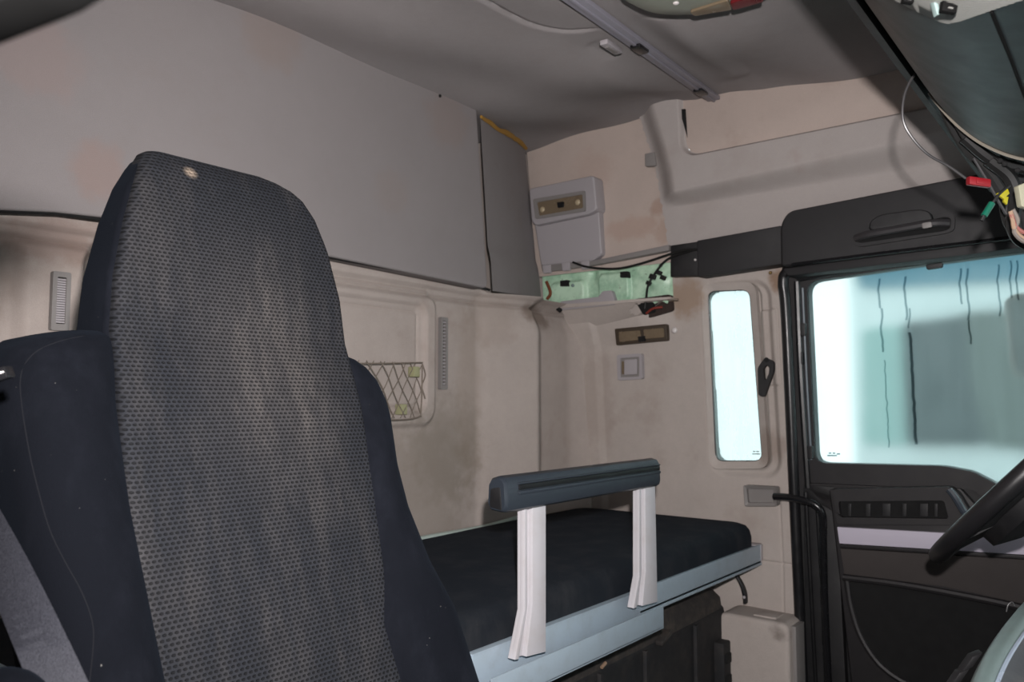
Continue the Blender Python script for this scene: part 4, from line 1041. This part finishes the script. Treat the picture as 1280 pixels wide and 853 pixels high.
MB().prism(rpoly([pt(1273, 232, 1.02), pt(1288, 226, 1.02), pt(1292, 262, 1.02), pt(1277, 258, 1.02)], .002), FW*.01, .001).build('white_plug', plastic('cream_plug', (150, 148, 128), .4, 0), t_)

# ================================================================== STEERING WHEEL, DASH
sw_c = Vector((1.80, .172, -.132)); tilt = math.radians(47)
axis = Vector((0, math.sin(tilt), math.cos(tilt)))                  # towards the driver
e1 = Vector((1, 0, 0)); e2 = axis.cross(e1)
t_ = thing('steering_wheel', (1.80, 0, -.45), 'black steering wheel with dark hub at the right edge of the picture', 'steering wheel')
R_ = .232
MB().tube([sw_c+(e1*math.cos(a*math.pi/24)+e2*math.sin(a*math.pi/24))*R_ for a in range(48)], .0165, seg=16, closed=True, smooth=False).build('rim', plastic('rim_leather', (28, 27, 29), .38, .3), t_)
hub = [sw_c-axis*.03+(e1*math.cos(a*math.pi/16)*.165+e2*math.sin(a*math.pi/16)*.150) for a in range(32)]
m = MB(); rr_ = []
for (k, dz) in ((.7, -.04), (1, -.02), (1, .005), (.9, .02), (.6, .03), (.1, .034)):
    cc = sw_c-axis*.03; rr_.append([cc+(p-cc)*k+axis*dz for p in hub])
m.loft(rr_).build('hub', M['black'], t_)
for a in (20, 160, 62, 118):
    r = math.radians(a); u = e1*math.cos(r)+e2*math.sin(r); v = axis.cross(u)
    MB().loft([[sw_c-axis*dz+u*rad+v*w*s1+axis*.008*s2 for s1, s2 in ((-1, -1), (1, -1), (1, 1), (-1, 1))] for rad, w, dz in ((.05, .06, .03), (.14, .055, .02), (.228, .062, .0))]).build('spoke', M['black'], t_)
MB().cyl(sw_c-axis*.05, sw_c-axis*.45, .05, 24).build('column', M['black'], t_)
# dash: rounded trimmed tray at lower right
dz_ = -.275
E = [(1190, 900), (1206, 853), (1222, 818), (1243, 785), (1266, 757), (1290, 735), (1330, 712), (1400, 690)]
rimpts = [at(x, y, Z=dz_) for x, y in E]
0 and print('dash', [tuple(round(v, 3) for v in p) for p in rimpts])
t_ = thing('dashboard', (1.1, -.2, -.45), 'dashboard end with grey-green rounded edge and dusty top at lower right', 'dashboard')
poly = catmull(rimpts, 5)
far = [Vector((1.9, -.25, dz_)), Vector((1.9, -.6, dz_)), Vector((.6, -.6, dz_)), Vector((.75, -.1, dz_))]
cen = Vector((1.35, -.30, dz_))
def inset(p, d): 
    v = (cen-p); v.z = 0; return p+v.normalized()*d
rows = []
pr = [(-.012, -.34), (-.010, -.12), (-.004, -.035), (.0, -.012), (.010, .002), (.022, .005), (.030, .002), (.034, -.010)]
for p in poly: rows.append([(inset(p, a)+Vector((0, 0, b)))[:] for a, b in pr])
field('edge_moulding', plastic('dash_edge_grey_green', (112, 128, 126), .4, .5, dust=.4, dustc=(96, 102, 92)), np.array(rows), parent=t_)
MB().tube([inset(p, .034)+Vector((0, 0, -.002)) for p in poly], .0022, smooth=False, seg=6).build('edge_bead', plastic('bright_bead', (170, 180, 200), .25, 0), t_)
rows = []
for p in poly: rows.append([(inset(p, a)+Vector((0, 0, b)))[:] for a, b in ((.034, -.006), (.046, -.014), (.062, -.016), (.064, -.022), (.10, -.024), (.25, -.024))])
field('dash_top', plastic('dash_grained_top', (72, 74, 78), .7, .8, dust=.5, dustc=(104, 102, 100), gs=300), np.array(rows), parent=t_)
MB().prism([rimpts[0]+Vector((0, 0, -.03)), rimpts[4]+Vector((.02, -.03, -.03)), Vector((1.5, -.3, dz_-.03)), Vector((1.5, -.6, dz_-.03)), Vector((.6, -.6, dz_-.03)), Vector((.6, -.1, dz_-.03))], (0, 0, -.25)).build('dash_body', M['black'], t_)
for (x, y) in ((1212, 826), (1196, 846)):
    a, b = at(x-5, y+8, D=1.02), at(x+6, y-8, D=1.02)
    MB().slab((a+b)/2, (b-a)/2*1.2, RT*.007+UP*.003, FW*.006, .002).build('clip', M['black'], t_)
MB().tube([at(1258, 765, D=.98), at(1260, 757, D=.98), at(1265, 753, D=.98), at(1268, 758, D=.98)], .0008).build('wire_hook', M['wire_grey'], t_)
c = at(1262, 822, Z=dz_-.012)
m = MB(); m.tube([c+Vector((-.008, .004, 0)), c, c+Vector((.006, -.004, .003))], .0022); m.tube([c+Vector((.004, .006, 0)), c, c+Vector((-.004, -.006, .003))], .0018)
o = m.build('lint_scrap', plastic('lint', (190, 165, 160), .9, 0)); tag(o, 'tiny pale pinkish scrap lying on the dashboard top at lower right', 'scrap')

# ================================================================== near frame at the top left
A_ = [(170, -110), (84, -40), (52, -20), (30, -11), (-8, 4), (-140, 56), (-140, -130), (0, -160)]
o = MB().prism([at(x, y, D=.20) for x, y in A_], FW*.02, .004).build('door_header_pad', plastic('blurred_black', (4, 4, 4), .9, 0, spec=.05)); tag(o, 'out of focus black door frame corner at the top left', 'door frame')

# ================================================================== OUTSIDE
o = MB().box(2.9, 14, -14, 14, -2.9, -2.8).build('ground', M['ground']); o['kind'] = 'structure'
XO = 4.4
ot = thing('parked_truck', (XO+1.0, 0.4, -2.8), 'white neighbouring truck seen blurred through the wet door glass', 'truck')
oq = lambda px, py, X=XO: at(px, py, X=X)
yL = oq(1066, 450).y
pts = [oq(1064, 322), oq(1064, 640), oq(1700, 760), oq(1700, 240)]
pts = [Vector((XO, yL+.02, 1.0)), Vector((XO, yL+.02, -2.3)), Vector((XO, -5, -2.3)), Vector((XO, -5, 1.0))]
MB().prism(pts, (2.2, 0, 0), .05, 3).build('truck_body', M['outside'], ot)
def opanel(L, nm, mat, off=.02, r=.05): MB().prism(rpoly([oq(x, y, XO-off) for x, y in L], r), (.03, 0, 0)).build(nm, mat, ot)
opanel([(1072, 322), (1600, 230), (1600, 330), (1072, 362)], 'roof_band', M['outside_band'])
opanel([(1078, 412), (1130, 408), (1140, 556), (1078, 556)], 'side_window', M['outside_green'], .02, .03)
opanel([(1128, 405), (1206, 395), (1212, 470), (1232, 556), (1134, 556)], 'side_window', M['outside_dark'], .04, .02)
opanel([(1200, 392), (1600, 360), (1600, 600), (1236, 557), (1212, 480)], 'grey_panel', M['outside_grey'], .03, .01)
for sgn, y in ((1, -.9), (1, -3.6)): MB().cyl((XO+.05, y, -2.3), (XO+.35, y, -2.3), .5, 32).build('wheel', M['rubber'], ot)
# own mirror outside the glass
t_ = thing('wing_mirror', side(1290, 470, -.35)[:], 'pale framed wing mirror outside the driver door at the right edge', 'mirror')
ml = rpoly([side(x, y, -.35) for x, y in ((1259, 378), (1268, 371), (1360, 362), (1366, 460), (1274, 470), (1268, 462))], .012)
MB().tube(ml, .008, closed=True, smooth=False, seg=8).build('mirror_rim', plastic('mirror_rim', (160, 150, 140), .5, 0), t_)
MB().prism(ml, (.04, 0, 0), .003).build('mirror_head', plastic('mirror_dark', (120, 125, 118), .4, 0), t_)
MB().tube([side(1320, 365, -.33), side(1330, 300, -.28), side(1340, 280, -.1)], .012).build('mirror_arm', M['black'], t_)

# ================================================================== finish: lift everything to its true height, drop scratch property
for ob in sc.objects:
    if ob.parent is None: ob.location.z += CZ
for ob in list(sc.objects):
    if ob.parent is not None:
        p = ob.parent; po = Vector(p['_o'])
        ob.location = (0, 0, 0) if ob.type == 'MESH' else ob.location
# sub-parts: their meshes were already written relative to their own parent's origin
for ob in list(sc.objects):
    if '_o' in ob: del ob['_o']

# ================================================================== light
w = bpy.data.worlds.new('world'); sc.world = w; w.use_nodes = True
nt = w.node_tree; nt.nodes.clear()
out = nt.nodes.new('ShaderNodeOutputWorld'); bg = nt.nodes.new('ShaderNodeBackground')
tc = nt.nodes.new('ShaderNodeTexCoord'); nz_ = nt.nodes.new('ShaderNodeTexNoise'); nz_.inputs['Scale'].default_value = 1.5
mx = nt.nodes.new('ShaderNodeMix'); mx.data_type = 'RGBA'; mx.inputs[6].default_value = (.80, .96, 1.0, 1); mx.inputs[7].default_value = (.98, 1.0, 1.0, 1)
nt.links.new(tc.outputs['Generated'], nz_.inputs['Vector']); nt.links.new(nz_.outputs['Fac'], mx.inputs[0]); nt.links.new(mx.outputs[2], bg.inputs[0])
bg.inputs[1].default_value = 1.6; nt.links.new(bg.outputs[0], out.inputs[0])
fl = bpy.data.lights.new('camera_flash', 'SPOT'); fl.energy = 145; fl.shadow_soft_size = .012; fl.color = (1.0, .945, .935)
fl.spot_size = math.radians(110); fl.spot_blend = .9
fo = bpy.data.objects.new('camera_flash', fl); COL.objects.link(fo)
fo.location = UP*.092+RT*.028+Vector((0, 0, CZ))

cam = bpy.data.cameras.new('camera'); co = bpy.data.objects.new('camera', cam); COL.objects.link(co)
cam.sensor_width = 36; cam.lens = F*36/1280; cam.clip_start = .02
co.location = (0, 0, CZ); co.rotation_euler = (math.pi/2+PITCH, 0, -math.radians(90)+YAW)
fo.rotation_euler = co.rotation_euler
cam.dof.use_dof = True; cam.dof.focus_distance = 1.15; cam.dof.aperture_fstop = 10.0
sc.camera = co
sc.view_settings.view_transform = 'Standard'; sc.view_settings.look = 'None'; sc.view_settings.gamma = 1; sc.view_settings.exposure = 0
sc.view_settings.use_curve_mapping = False
sc.cycles.max_bounces = 8; sc.cycles.diffuse_bounces = 4; sc.cycles.sample_clamp_indirect = 4
